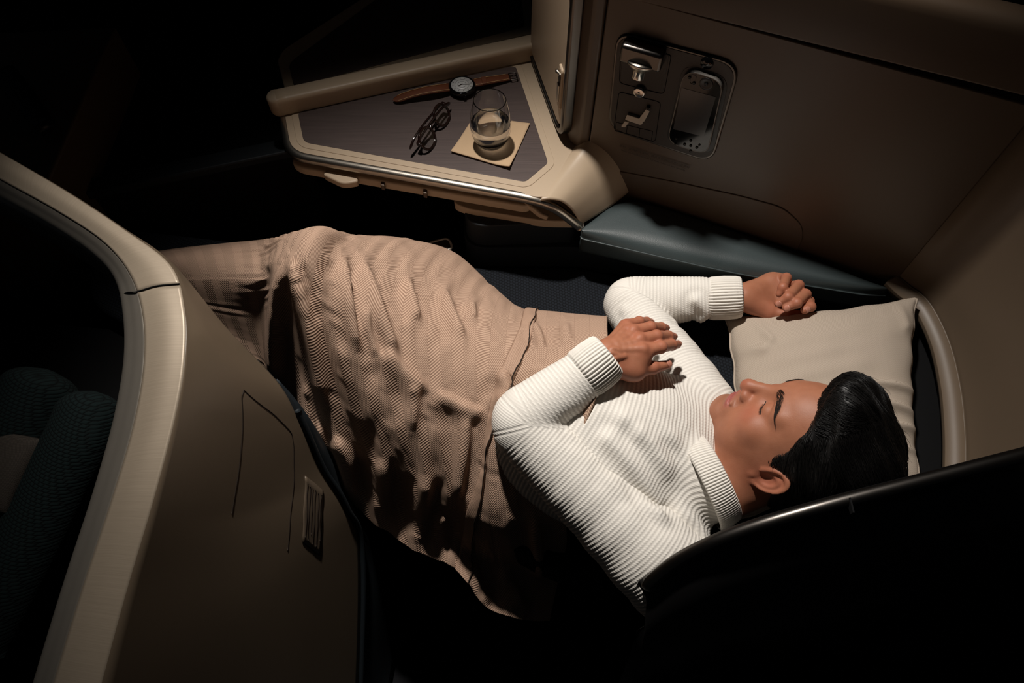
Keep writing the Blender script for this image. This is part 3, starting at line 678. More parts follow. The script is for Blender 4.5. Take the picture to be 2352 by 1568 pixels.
# outer skin: from the rim down to the free edge
cO = [(-120, 279, .940), (0, 349, .940), (150, 436, .940), (285, 524, .940), (396, 604, .935), (520, 752, .86), (640, 880, .78), (690, 975, .71), (735, 1075, .62), (790, 1165, .52), (828, 1300, .38), (815, 1800, .02)]
Oo = mono(cO); gO = cr(Oo, n)
gA = gR*.66+gO*.34; gB = gR*.33+gO*.67
bul = np.linspace(0, 1, n)[:, None]
bz = np.interp(bul, [0, .35, .5, .62, .75, 1], [0, 0, .018, .0, -.045, -.06]); gA += np.array((.004, 0, 1))*bz*1.1; gB += np.array((.004, 0, 1))*bz*.8
gE = gO.copy(); gE[:, 2] = 0.05
GS = cr(np.stack((gR, gA, gB, gO)), 40)
sheet('outer_skin', GS, .008, 'front_shell_shaded', ls, None, 'up')
# skirt under the free edge down to the floor
k = int(n*.50); gF = gO[k:]+np.array((-.008, -.002, -.008)); gF2 = gF+np.array((.02, -.01, -.12)); gF3 = gF+np.array((.03, -.03, 0)); gF3[:, 2] = .02
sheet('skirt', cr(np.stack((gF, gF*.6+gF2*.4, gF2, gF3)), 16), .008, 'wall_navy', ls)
tube('edge_gasket', gO[int(n*.60):]+np.array((.004, .002, -.004)), .005, 'wall_navy', ls, 8)
seam = cr(np.stack((gI, gI*.5+gM*.5+np.array((0, 0, .004)), gM, rim_mid, gR)), 30)[:, brk]+np.array((0, 0, .0012)); tube('rim_joint', seam, .0009, 'matte_black', ls, 6)
# door outline and placard on the skin: project pixel outlines onto the skin
SK = GS.reshape(-1, 3); SKpx = to_px(SK); SKn = -grid_normals(GS).reshape(-1, 3)
if SKn[:, 2].mean() < 0: SKn = -SKn
def on_skin(px, py, off=.0003):
    d2 = ((SKpx-np.array((px, py)))**2).sum(1); i = np.argsort(d2)[:6]; w_ = 1/(d2[i]+1); w_ /= w_.sum()
    return (SK[i]*w_[:, None]).sum(0)+(SKn[i]*w_[:, None]).sum(0)*off
dpx = cr([(560, 897), (600, 930), (640, 962), (664, 988), (672, 1010), (676, 1070), (672, 1140), (664, 1220), (655, 1290)], 60)
tube('door_joint', cr([on_skin(x, y) for x, y in dpx[::4]], 60), .0007, 'ink_grey', ls, 6)
dpx = cr([(560, 897), (556, 912), (557, 980), (550, 1060), (540, 1130), (528, 1210)], 40)
tube('door_joint', cr([on_skin(x, y) for x, y in dpx[::4]], 50), .0007, 'ink_grey', ls, 6)
gx = np.array([[on_skin(700+ (a*42) - b*7, 1092+a*34+b*150, .0016) for b in np.linspace(0, 1, 8)] for a in np.linspace(0, 1, 5)])
gx = cr(cr(gx, 9).transpose(1, 0, 2), 12).transpose(1, 0, 2)
pl_ = sheet('placard', gx, .001, 'placard_film', ls, None, 'up')
for j in range(6):
    a = .12+.15*j
    ln = cr([on_skin(700+a*42-b*7, 1092+a*34+b*150, .0022) for b in np.linspace(.1, .92-.12*(j % 3 == 2), 6)], 24)
    tube('print_line', ln, .0007, 'ink_grey', pl_, 5)

# cushions of the seat in front
def bolster(name, pts, radii, label, mat, cat):
    P = cr(np.array([PZ(*p) for p in pts]), 40); r = np.interp(np.linspace(0, 1, 40), np.linspace(0, 1, len(radii)), radii)
    t_ = np.linspace(0, 1, 40); r = r*np.sqrt(np.clip(1-np.clip((.14-t_)/.14, 0, 1)**2, .02, 1))
    o = sweep(name, P, circ(1.0, 28), mat, None, scale=r); return tag(o, label, cat)
bolster('seat_bolster', [(215, 900, .70), (190, 990, .69), (120, 1130, .66), (40, 1290, .63), (-60, 1480, .60)], [.045, .048, .05, .05, .05], 'dark green woven side bolster beside the shell rim', 'green_weave', 'cushion')
bolster('rolled_cushion', [(115, 850, .70), (60, 960, .68), (-20, 1090, .65), (-150, 1280, .60)], [.055, .06, .065, .07], 'dark green woven rolled cushion behind the grey cushion', 'green_weave', 'cushion')
gc = thing('grey_cushion', 'grey linen cushion corner at the far left edge', 'cushion', PZ(20, 1080, .6))
nu = 26; gu, gv = np.meshgrid(np.linspace(-1, 1, nu), np.linspace(-1, 1, nu), indexing='ij')
c0, c1, c2_, c3_ = PZ(-130, 960, .70), PZ(108, 1010, .71), PZ(20, 1185, .69), PZ(-230, 1170, .68)
bl = ((1-gu)*(1-gv))[..., None]*c0/4+((1+gu)*(1-gv))[..., None]*c1/4+((1+gu)*(1+gv))[..., None]*c2_/4+((1-gu)*(1+gv))[..., None]*c3_/4
puff = (np.clip(1-gu**2, 0, 1)*np.clip(1-gv**2, 0, 1))**.35*.03
sheet('cover', bl+puff[..., None]*np.array((0, 0, 1)), .02, 'grey_linen', gc, None, True)
prism('seat_pan', [PZ(-400, 700, .45), PZ(300, 760, .45), PZ(260, 1300, .45), PZ(-400, 1400, .45)], .0, .45, 'matte_black', gc)

# ================================================================== footwell box, dark panel, dark sleeve at the far left
fw = thing('footwell_box', 'dark footwell box with narrow ledge behind the blanket', 'footwell', PZ(400, 420, 0))
f0, f1 = PZ(120, 452, .62), PZ(700, 332, .62); fd = (f1-f0)/np.linalg.norm(f1-f0); fnn = np.array((-fd[1], fd[0], 0))
prism('body', [f0, f1, f1+fnn*.5, f0+fnn*.5], 0, .60, 'matte_black', fw, .004)
prism('ledge', [f0-fnn*.012, f1-fnn*.012, f1+fnn*.03, f0+fnn*.03], .602, .622, 'wall_navy', fw, .004)
sl = PZ(275, 455, .6)
text('marking', '', sl, .01, fd, (0, 0, 1), 'ink_grey', fw) if False else None
sp_ = thing('low_bulkhead', 'dim beige low bulkhead at the upper left edge', 'bulkhead', PZ(60, 300, 0))
q0, q1 = PZ(-260, 470, .70), PZ(121, 440, .70)
prism('board', [q0, q1, q1+np.array((0.0, .45, 0)), q0+np.array((-.1, .45, 0))], 0, .72, 'beige_shaded', sp_, .006)
slv = thing('dark_sleeve', 'dark rounded sleeve lying on the panel at the far left', 'sleeve', PZ(50, 230, .72))
P = cr(np.array([PZ(10, 172, .745), PZ(40, 205, .745), PZ(75, 250, .742), PZ(104, 288, .738)]), 20)
sweep('sleeve', P, rrect(.05, .03, .012), 'black_plastic', slv, scale=np.linspace(1, .7, 20))
# ================================================================== pillow
pil = thing('pillow', 'plump off-white linen pillow under the sleeping head', 'pillow', PZ(1880, 900, .5))
nu = 90; gu, gv = np.meshgrid(np.linspace(-1, 1, nu), np.linspace(-1, 1, nu), indexing='ij')
pc = [PZ(1668, 728, .56), PZ(2105, 685, .655), PZ(2112, 1115, .655), PZ(1690, 1195, .56)]   # TL TR BR BL
pw = 1-.055*(1-np.abs(gu)**2)*np.sign(gv)*0
su = gu*(1-.075*(1-gv**2)+.010*np.sin(gv*17)*np.abs(gu)**8); sv = gv*(1-.075*(1-gu**2)+.008*np.sin(gu*15+1)*np.abs(gv)**8)
PB = ((1-su)*(1-sv))[..., None]*pc[0]/4+((1+su)*(1-sv))[..., None]*pc[1]/4+((1+su)*(1+sv))[..., None]*pc[2]/4+((1-su)*(1+sv))[..., None]*pc[3]/4
puff = (np.clip(1-gu**2, 0, 1)**.42)*(np.clip(1-gv**2, 0, 1)**.42)
wr = np.zeros_like(gu)
for (a0, b0_, a1, b1_, amp, wd) in ((.35, .02, 1.0, .12, .007, .035), (.45, .22, 1.0, .34, .009, .04), (.40, .45, 1.0, .50, .008, .035), (.55, .66, 1.0, .70, .006, .03), (-1, -.55, -.7, -.5, .004, .06), (-1, .1, -.75, .12, .004, .05), (.75, -1, .9, -.6, .006, .06), (-.75, -.95, -.6, -.6, .004, .05)):
    d = np.array((a1-a0, b1_-b0_)); L2 = d@d; t_ = np.clip(((gu-a0)*d[0]+(gv-b0_)*d[1])/L2, 0, 1)
    dd = np.hypot(gu-a0-t_*d[0], gv-b0_-t_*d[1]); wr += amp*np.exp(-(dd/wd)**2)*(.3+.7*t_)
P3 = np.c_[gu.ravel(), gv.ravel(), 0*gu.ravel()]
wr += (.0016*wob(P3, 9, 3)+.001*wob(P3, 22, 4)).reshape(gu.shape)
dent = -.030*np.exp(-(((gu-.25)/.5)**2+((gv-.62)/.40)**2))
topz = puff*.060+2.6*wr*puff+dent*puff; botz = -puff*.050
V1 = PB+topz[..., None]*np.array((-.15, 0, 1)); V2 = PB+botz[..., None]*np.array((-.1, 0, 1))
n = nu*nu; q = gquads(nu, nu)
mesh('pillowcase', np.vstack((V1.reshape(-1, 3), V2.reshape(-1, 3))), np.vstack((q, q[:, ::-1]+n)), 'linen', pil, uv=np.vstack((np.c_[gu.ravel(), gv.ravel()]*.2,)*2))
lp = np.concatenate((PB[:, 0], PB[-1, 1:], PB[-2::-1, -1], PB[0, -2:0:-1])); tube('seam_piping', even(lp, 200, True), .0022, 'linen', pil, 6, True)

# ================================================================== the sleeping person
HO = np.array((.432, .391, .69)); HS = .962
Hl = np.array((-.634, -.694, .341)); Hg = np.array((-.435, .685, .585)); Hh = np.array((.639, -.222, .736))
HR = np.stack((Hl, Hg, Hh))                     # rows: left, forward, up
def hw(p): return HO+HS*(np.asarray(p, float)@HR)
def hl(p): return (np.asarray(p, float)-HO)@HR.T/HS
NECK = np.array((.306, .345, .605)); ncl = hl(NECK)
per = thing('person', 'sleeping person in white ribbed sweater, one hand on chest, lying under blanket', 'person', (.1, .5, .5))

def head_f(P):
    x, y, z = P[:, 0], P[:, 1], P[:, 2]; Q = P.copy(); Q[:, 0] = np.abs(x); ax_ = Q[:, 0]
    d = f_ell(P, (0, -.006, .036), (.0745, .097, .088))
    d = smin(d, f_ell(P, (0, .030, .012), (.064, .066, .070)), .03)
    d = smin(d, f_ell(P, (0, .036, -.045), (.055, .054, .062)), .03)
    d = smin(d, f_cap(Q, (.056, .004, -.068), (.017, .066, -.100), .018, .017), .03)      # jaw line
    d = smin(d, f_cap(Q, (.060, .0, -.02), (.055, .004, -.066), .014, .017), .03)
    d = smin(d, f_ell(Q, (.037, .044, -.050), (.024, .028, .040)), .03)                   # cheek
    d = smin(d, f_ell(Q, (.050, .020, -.046), (.019, .036, .046)), .035)                   # jaw muscle
    d = smin(d, f_ell(P, (0, .0795, -.102), (.026, .0155, .0165)), .018)                     # chin
    d = smin(d, f_ell(Q, (.046, .060, -.026), (.020, .018, .016)), .022)                  # cheekbone
    d = smin(d, f_cap(Q, (.007, .0885, .018), (.047, .071, .021), .0112, .0105), .013)       # brow
    d = smax(d, -f_ell(Q, (.032, .102, -.002), (.017, .019, .013)), .014)                 # socket
    d = smin(d, f_ell(Q, (.0325, .0745, -.001), (.0165, .0150, .0130)), .004)             # closed lid
    lidz = -.0065-.0025*np.cos((ax_-.033)/.014*1.5)
    d = d+.0013*np.exp(-((z-lidz)/.0012)**2)*np.exp(-((ax_-.033)/.0125)**4)*(y > .06)      # lid line
    d = d+.0007*np.exp(-((z-.0085)/.0013)**2)*np.exp(-((ax_-.032)/.013)**4)*(y > .06)      # lid crease
    # nose
    n_ = f_cap(P, (0, .0895, .012), (0, .1078, -.034), .0085, .0105)
    n_ = smin(n_, f_sph(P, (0, .1092, -.0410), .0115), .008)
    n_ = smin(n_, f_ell(Q, (.0140, .0968, -.0425), (.0078, .0108, .0088)), .006)
    n_ = smin(n_, f_cap(Q, (.0, .090, -.010), (.014, .078, -.030), .006, .008), .012)
    d = smin(d, n_, .010)
    d = smax(d, -f_ell(Q, (.0068, .0992, -.0515), (.0034, .0055, .0042)), .003)           # nostril
    # muzzle and lips
    d = smin(d, f_ell(P, (0, .074, -.068), (.027, .022, .020)), .016)
    lz = z+.0715; cv = 90*x*x*.35
    up_ = f_ell(Q, (.008, .0935, -.0665), (.018, .0052, .0042)); lo_ = f_ell(P, (0, .0915, -.0770), (.0190, .0066, .0050))
    d = smin(d, up_, .005); d = smin(d, lo_, .005)
    d = d+.0022*np.exp(-((lz+cv*.12)/.0013)**2)*np.exp(-(ax_/.0225)**6)*(y > .06)
    d = d+.0010*np.exp(-((z+.0895)/.004)**2)*np.exp(-(ax_/.018)**2)*(y > .06)             # under lip
    d = d+.0008*np.exp(-(ax_/.003)**2)*np.exp(-((z+.0585)/.006)**2)*(y > .07)             # philtrum
    nl = f_cap(Q, (.0185, .092, -.044), (.030, .078, -.073), .0010); d = d+.0012*np.exp(-(np.maximum(nl, 0)/.003)**2)
    # neck
    nk = f_cap(P, (0, -.030, -.045), ncl, .056, .060)
    scm = f_cap(Q, (.055, -.022, -.035), (.018+.0, ncl[1]+.045, ncl[2]+.01), .012, .010)
    d = smin(d, nk, .024); d = smin(d, scm, .020)
    d = smin(d, f_ell(P, (ncl[0]*.5, .006+ncl[1]*.4, -.125), (.012, .014, .02)), .02)
    # ears
    e = Q-np.array((.0735, -.012, -.016), np.float32)
    ex = e[:, 0]+.45*np.minimum(e[:, 1], .005)*1.0; ey = e[:, 1]*.97+e[:, 2]*.22; ez = e[:, 2]*.97-e[:, 1]*.22
    rr = np.sqrt((ey/.0165)**2+((ez)/.0285)**2); sc_ = .021
    disk = np.sqrt((np.maximum(rr-.85, 0)*sc_)**2+(ex-.004)**2)-.0034
    helix = np.sqrt(((rr-1.0)*sc_)**2+(ex-.0085)**2)-.0036
    helix = np.where((ez < -.012) & (ey > -.002), helix+.006, helix)
    anti = np.sqrt(((np.sqrt((ey+.001)**2/.0095**2+(ez+.002)**2/.016**2)-1)*.0115)**2+(ex-.0075)**2)-.0026
    lobe = np.sqrt((ex-.006)**2+(ey-.004)**2+((ez+.0275)/1.1)**2)-.0072
    ear = smin(smin(disk, helix, .004), smin(anti, lobe, .004), .004)
    trag = np.sqrt((ex-.006)**2+(ey-.0135)**2+((ez+.004)/1.6)**2)-.0042; ear = smin(ear, trag, .004)
    con_ = np.sqrt(((ex-.0095)/.9)**2+((ey-.005)/1.0)**2+((ez+.006)/1.4)**2)-.0082; ear = smax(ear, -con_, .003)
    d = smin(d, ear, .006)
    return d
V, Fq = snets(head_f, (-.105, -.125, min(-.20, ncl[2]-.07)), (.105, .135, .14), .0016)
V = smooth_mesh(V, Fq, 1, .4)
x, y, z = V.T; ax_ = np.abs(x)
cvz = z+.0715+32*x*x*.12
lips = np.exp(-(ax_/.0235)**8)*np.where(cvz > 0, np.exp(-(cvz/.0078)**6), np.exp(-(cvz/.0105)**6))*(y > .070)
rosy = .8*np.exp(-(((ax_-.045)/.02)**2+((z+.03)/.02)**2))*(y > .03)+.9*np.exp(-((x/.014)**2+((z+.043)/.014)**2))*(y > .09)+.8*np.exp(-(((ax_-.082)/.012)**2+((y+.012)/.028)**2+((z+.018)/.035)**2))
stub = np.clip(np.exp(-((ax_/.055)**4+((z+.098)/.03)**4))+.9*np.exp(-((ax_/.024)**4+((z+.0585)/.007)**4)), 0, 1)*(y > .03)*(1-lips)
HV, HF, HT = hw(V), Fq, np.stack((lips, np.clip(rosy, 0, 1), stub), 1)

# hands -----------------------------------------------------------
def chain(pts): return [PZ(*p) for p in pts]
def hand_f(fingers, palm, extra):
    segs = []
    def f(P):
        d = None
        for a, b, ra, rb in palm:
            c = f_cap(P, a, b, ra, rb); d = c if d is None else smin(d, c, .014)
        for ch, rad in fingers:
            g = None
            for i in range(len(ch)-1):
                c = f_cap(P, ch[i], ch[i+1], rad[i], rad[i+1]); g = c if g is None else smin(g, c, .0025)
            for i in range(1, len(ch)-1): g = smin(g, f_sph(P, ch[i], rad[i]*1.01), .003)
            d = smin(d, g, .0045)
        for kind, a, b, r in extra:
            c = f_cap(P, a, b, r)
            d = smin(d, c, .005) if kind == 'add' else smax(d, -c, .005)
        return d
    return f
def hand_mesh(f, allp, h=.0014):
    A = np.vstack(allp); lo, hi = A.min(0)-.035, A.max(0)+.035
    V, Fq = snets(f, lo, hi, h); return smooth_mesh(V, Fq, 1, .4), Fq
# left hand resting on the chest
LW = PZ(1394, 818, 0.764); 
lfing = [
 (chain([(1476, 808, 0.768), (1518, 797, 0.762), (1543, 792, 0.736), (1556, 791, 0.720)]), [.0105, .0092, .0084, .0066]),
 (chain([(1468, 781, 0.766), (1508, 772, 0.760), (1534, 772, 0.732), (1546, 774, 0.716)]), [.0108, .0094, .0086, .0066]),
 (chain([(1453, 761, 0.759), (1494, 751, 0.751), (1518, 752, 0.726), (1529, 754, 0.710)]), [.0102, .0088, .0080, .0062]),
 (chain([(1438, 747, 0.748), (1468, 738, 0.738), (1485, 738, 0.718), (1495, 740, 0.705)]), [.0092, .0078, .0070, .0056]),
 (chain([(1420, 846, 0.760), (1460, 851, 0.752), (1499, 844, 0.746), (1533, 837, 0.736)]), [.0135, .0118, .0098, .0070]),
]
lw2 = PZ(1345, 846, .755)
lpalm = [(lw2, LW, .026, .025)]
for (ch, r) in lfing[:4]:
    off = (ch[0]-LW)
    lpalm.append((LW+(ch[0]-LW)*.12+np.array((0, 0, -.004)), ch[0]+np.array((0, 0, -.004)), .0165, .0118))
lpalm.append((LW+np.array((0, -.008, -.006)), lfing[4][0][1], .018, .0125))
lpalm.append((lfing[4][0][1], lfing[0][0][0]+np.array((0, 0, -.010)), .012, .010))
for t_ in (.25, .5, .75): lpalm.append((LW+(lfing[4][0][1]-LW)*t_+np.array((0, 0, -.002)), LW+(lfing[0][0][0]-LW)*(t_+.15)+np.array((0, 0, -.005)), .0155, .0150))
lpalm.append((LW+(lfing[4][0][1]-LW)*.9, LW+(lfing[0][0][0]-LW)*.95+np.array((0, 0, -.008)), .0125, .011))
lf0 = hand_f(lfing, lpalm, [])
def settle(pts, sink):
    P_ = np.asarray(pts, np.float32)
    for _ in range(5): P_ = P_-f_grad(lf0, P_)*(lf0(P_)+sink)[:, None]
    return P_
ext = []
for ch, r in lfing[:4]:
    tn = settle(np.linspace(LW+.3*(ch[0]-LW), ch[0], 5)+np.array((0, 0, .02)), .0028)
    for i in range(4): ext.append(('add', tn[i], tn[i+1], .0040))
    kn = settle([ch[0]+np.array((0, 0, .015))], .0055)[0]; ext.append(('add', kn, kn+np.array((.001, 0, 0)), .0075))
for vp in (((1400, 800, .83), (1425, 790, .83), (1440, 800, .83), (1462, 806, .83)), ((1430, 835, .83), (1446, 818, .83), (1466, 810, .83)), ((1410, 775, .83), (1435, 770, .83), (1450, 785, .83))):
    vn = settle(cr([PZ(*p) for p in vp], 8), .0006)
    for i in range(7): ext.append(('add', vn[i], vn[i+1], .0015))
lf = hand_f(lfing, lpalm, ext); LVh, LFh = hand_mesh(lf, [c for c, _ in lfing]+[np.array([LW, lw2])])
# right hand: loose fist, palm up beside the pillow
RW = PZ(1708, 682, .607); rw2 = PZ(1650, 684, .600)
rfing = [
 (chain([(1782, 640, .600), (1806, 638, .632), (1798, 660, .650), (1790, 675, .642)]), [.0098, .0088, .0080, .0064]),
 (chain([(1800, 660, .596), (1834, 655, .634), (1810, 682, .656), (1787, 697, .644)]), [.0104, .0094, .0086, .0068]),
 (chain([(1808, 682, .590), (1850, 676, .632), (1830, 696, .656), (1806, 707, .646)]), [.0106, .0096, .0088, .0070]),
 (chain([(1808, 702, .586), (1858, 692, .616), (1862, 704, .640), (1848, 712, .644)]), [.0104, .0092, .0086, .0070]),
 (chain([(1728, 704, .600), (1766, 716, .600), (1808, 724, .606), (1846, 722, .608)]), [.0145, .0125, .0105, .0075]),
]
rpalm = [(rw2, RW, .026, .025)]
for ch, r in rfing[:4]: rpalm.append((RW+(ch[0]-RW)*.15, ch[0], .0165, .0125))
rpalm.append((RW+np.array((0, -.004, 0)), rfing[4][0][1], .019, .015))
rpalm.append((RW+(rfing[0][0][0]-RW)*.3+np.array((0, .002, .004)), rfing[0][0][0], .015, .012))
rpalm.append((PZ(1775, 650, .606), PZ(1800, 668, .606), .017, .016)); rpalm.append((PZ(1800, 690, .602), PZ(1835, 695, .606), .013, .010))
rext = [('sub', PZ(1745, 676, .640), PZ(1785, 690, .640), .004), ('add', RW+np.array((0, -.012, .004)), rfing[4][0][1]+np.array((0, .004, .004)), .011)]
rf = hand_f(rfing, rpalm, rext); RVh, RFh = hand_mesh(rf, [c for c, _ in rfing]+[np.array([RW, rw2])])
def hand_tone(V, fing, pal=False):
    t_ = np.zeros((len(V), 3))
    for ch, r in fing:
        for k, c in enumerate(ch): t_[:, 1] = np.maximum(t_[:, 1], (.75 if k in (0, 1, 2) else .6)*np.exp(-(np.linalg.norm(V-c, axis=1)/(r[min(k, 3)]*1.5))**2))
    return t_
# covered torso, arms and legs of the body (inside the clothes and under the blanket)
AXE = np.array((.906, -.424, 0)); LAT = np.array((.424, .906, 0))
SHL, SHR = np.array((.232, .212, .620)), np.array((.318, .488, .602))
ELL, ELR = PZ(1196, 972, .715), PZ(1440, 694, .562)
def body_f(P):
    d = f_cap(P, NECK-AXE*.10-np.array((0, 0, .02)), NECK-AXE*.36, .065, .065); d = smin(d, f_cap(P, NECK-AXE*.36, np.array((-.13, .56, .58)), .075, .075), .06)
    d = smin(d, f_cap(P, SHL-AXE*.02, SHR-AXE*.02, .04), .04); d = smin(d, f_cap(P, NECK+(HO-NECK)*.3, NECK-AXE*.08-np.array((0, 0, .02)), .034, .040), .02)
    for a, b, c in ((SHL, ELL, LW), (SHR, ELR, RW)):
        b = b*.84+.08*(a+c)-np.array((0, 0, .008))
        d = smin(d, smin(f_cap(P, a, b, .034, .020), f_cap(P, b, c, .020, .022), .02), .02)
    d = smin(d, f_cap(P, (-.12, .50, .585), (-.300, .662, .735), .06, .05), .04); d = smin(d, f_cap(P, (-.300, .662, .735), (-.58, .80, .55), .05, .032), .02)
    d = smin(d, f_cap(P, (-.10, .60, .575), (-.22, .715, .59), .06, .05), .04); d = smin(d, f_cap(P, (-.22, .715, .59), (-.56, .83, .545), .045, .032), .02)
    return d
BV, BF = snets(body_f, (-.74, .12, .48), (.52, 1.0, .88), .010)
VV, FF, TT = [], [], []; base = 0
for Vv, Fv, Tt in ((HV, HF, HT), (LVh, LFh, hand_tone(LVh, lfing)), (RVh, RFh, hand_tone(RVh, rfing)), (BV, BF, np.zeros((len(BV), 3)))):
    VV.append(Vv); FF.append(Fv+base); TT.append(Tt); base += len(Vv)
body = mesh('body', np.vstack(VV), np.vstack(FF), 'skin', per, tone=np.vstack(TT)); tag(body, 'tan skin of face, neck and hands')
# finger nails
def nail(c_tip, c_dip, up, r, f):
    t_ = np.asarray(c_tip)-np.asarray(c_dip); t_ /= np.linalg.norm(t_); up = np.asarray(up, float); up = up-t_*up.dot(t_); up /= np.linalg.norm(up); sd = np.cross(t_, up)
    n_ = 9; a, b = np.meshgrid(np.linspace(-1, 1, n_), np.linspace(-1, 1, n_), indexing='ij')
    a2 = a*np.sqrt(1-b*b/2); b2 = b*np.sqrt(1-a*a/2)
    ang = b2*.85; G = np.asarray(c_tip)+t_*(a2*r*.85-.0005)[..., None]+(up*np.cos(ang)[..., None]+sd*np.sin(ang)[..., None])*(r*1.0+.0006)
    # settle onto the finger surface
    for _ in range(3):
        P_ = G.reshape(-1, 3).astype(np.float32); g_ = f_grad(f, P_); G = (P_-g_*(f(P_)-.0004)[:, None]).reshape(G.shape)
    return sheet('fingernail', G, .0005, 'nail_pink', body)
for (ch, r) in lfing[:4]: nail(ch[3], ch[2], (.35, .2, .9), r[3], lf)
nail(lfing[4][0][3], lfing[4][0][2], (0, -.25, .95), lfing[4][1][3], lf)
for i in (1, 2, 3): nail(rfing[i][0][3], rfing[i][0][2], (.0, -.55, .8), rfing[i][1][3], rf)

# hair ------------------------------------------------------------
def hairline(x, z):
    a = np.abs(x)
    side = np.interp(z, [-.11, -.075, -.055, -.045, -.025, 0, .03, .055, .075, .10, .16], [-.075, -.055, -.035, .012, .024, .024, .032, .048, .064, .09, .10])
    front = np.interp(z, [-.11, .045, .062, .075, .09, .12, .16], [-.075, .03, .060, .080, .098, .118, .12])
    w_ = np.clip((a-.030)/.030, 0, 1); return front*(1-w_)+side*w_
def hair_f(P):
    x, y, z = P[:, 0], P[:, 1], P[:, 2]
    cap_ = f_ell(P, (0, -.008, .036), (.0835, .108, .100))
    cap_ = smin(cap_, f_ell(P, (.0, .045, .112), (.058, .050, .034)), .03)       # swept-up fringe
    cap_ = smin(cap_, f_ell(P, (.012, .075, .118), (.040, .026, .022)), .02)
    cap_ = smin(cap_, f_ell(P, (0, -.025, .108), (.062, .07, .036)), .03)
    cap_ = smin(cap_, f_ell(P, (0, -.062, -.030), (.066, .050, .055)), .02)       # nape
    Q = P.copy(); Q[:, 0] = np.abs(x)
    cap_ = smin(cap_, f_ell(Q, (.066, .010, -.012), (.011, .016, .030)), .008)    # sideburn
    cut = y-hairline(x, z)
    d = smax(cap_, cut*.8, .010)
    d = smax(d, -f_ell(Q, (.088, -.010, -.028), (.024, .019, .026)), .006)
    ang = np.arctan2(y+.02, np.abs(x)+.02); lock = np.sin(x*210+2.2*np.sin(z*60)+z*40)*.0011+np.sin(x*90-y*70+z*130)*.0016
    return d+lock*np.clip((z+.05)*12, 0, 1)
hV, hF = snets(hair_f, (-.105, -.135, -.125), (.105, .12, .165), .0022); hV = smooth_mesh(hV, hF, 1, .4)
hair = mesh('hair', hw(hV), hF, 'hair_black', per); tag(hair, 'short swept-back black hair')
# strands over the hair volume, combed from the forehead back
hN = f_grad(hair_f, hV)
inside = head_f(hV.astype(np.float32)) > -.004
cand = np.where(inside)[0]; pick = RNG.choice(cand, 6500)
S = hV[pick].copy(); Nn = hN[pick]
extra = RNG.choice(np.where(inside & (np.abs(hV[:, 1]-hairline(hV[:, 0], hV[:, 2])) < .012) & (hV[:, 2] > -.06))[0], 1500)
S = np.vstack((S, hV[extra])); Nn = np.vstack((Nn, hN[extra])); ns = len(S)
L = RNG.uniform(.020, .045, ns); L[6500:] = RNG.uniform(.012, .028, 1500)
steps = 6; pts_ = [S-Nn*.0012]; p = S.copy()
for k in range(steps):
    x, y, z = p.T
    flow = np.stack((np.sign(x)*np.clip(np.abs(x)*6-.05, 0, .5)*(z > .05)+.10*np.sin(y*40), -1.0+0*x, np.where(z > .085, .10, -.35-.5*np.clip(.03-z, 0, .1)*8)), 1)
    fr_ = (y > .045) & (z > .07); flow[fr_] = np.array((.25, -.55, .95))
    flow += RNG.normal(0, .10, flow.shape)
    g = f_grad(hair_f, p.astype(np.float32)); flow -= g*(flow*g).sum(1, keepdims=True); flow /= np.maximum(np.linalg.norm(flow, axis=1, keepdims=True), 1e-6)
    p = p+flow*(L/steps)[:, None]; dd = hair_f(p.astype(np.float32)); tgt = .0008+.0016*np.sin((k+1)/steps*2.6)*RNG.uniform(.2, 1, ns)
    p = p-g*(np.clip(dd, -.004, .01)-tgt)[:, None]*.9; pts_.append(p.copy())
# a few stray hairs standing off the fringe and crown
A = np.stack(pts_, 1)                                         # strands x pts x 3
stray = RNG.choice(ns, 260)
A[stray, :, :] += (np.linspace(0, 1, steps+1)**1.6)[None, :, None]*(hN[pick][stray % 6500][:, None, :]*RNG.uniform(.002, .008, (260, 1, 1))) if True else 0
def ribbon_strands(name, A, r0, mat, parent):
    ns, m_ = A.shape[:2]; T_ = np.gradient(A, axis=1); T_ /= np.maximum(np.linalg.norm(T_, axis=2, keepdims=True), 1e-9)
    s1 = np.cross(T_, (.3, .5, .81)); s1 /= np.maximum(np.linalg.norm(s1, axis=2, keepdims=True), 1e-9); s2 = np.cross(T_, s1)
    rad = r0*(1-np.linspace(0, .92, m_)**2)[None, :, None]
    R_ = np.stack([A+rad*(math.cos(a)*s1+math.sin(a)*s2) for a in (0, 2.094, 4.189)], 2)   # ns,m,3,3
    idx = np.arange(ns*m_*3).reshape(ns, m_, 3); i0, i1 = idx[:, :-1], idx[:, 1:]
    Fq = np.stack((i0, np.roll(i0, -1, 2), np.roll(i1, -1, 2), i1), -1).reshape(-1, 4)
    return mesh(name, R_.reshape(-1, 3), Fq, mat, parent)
st = ribbon_strands('strands', hw(A.reshape(-1, 3)).reshape(A.shape), .00034, 'hair_black', hair); tag(st, kind='stuff')
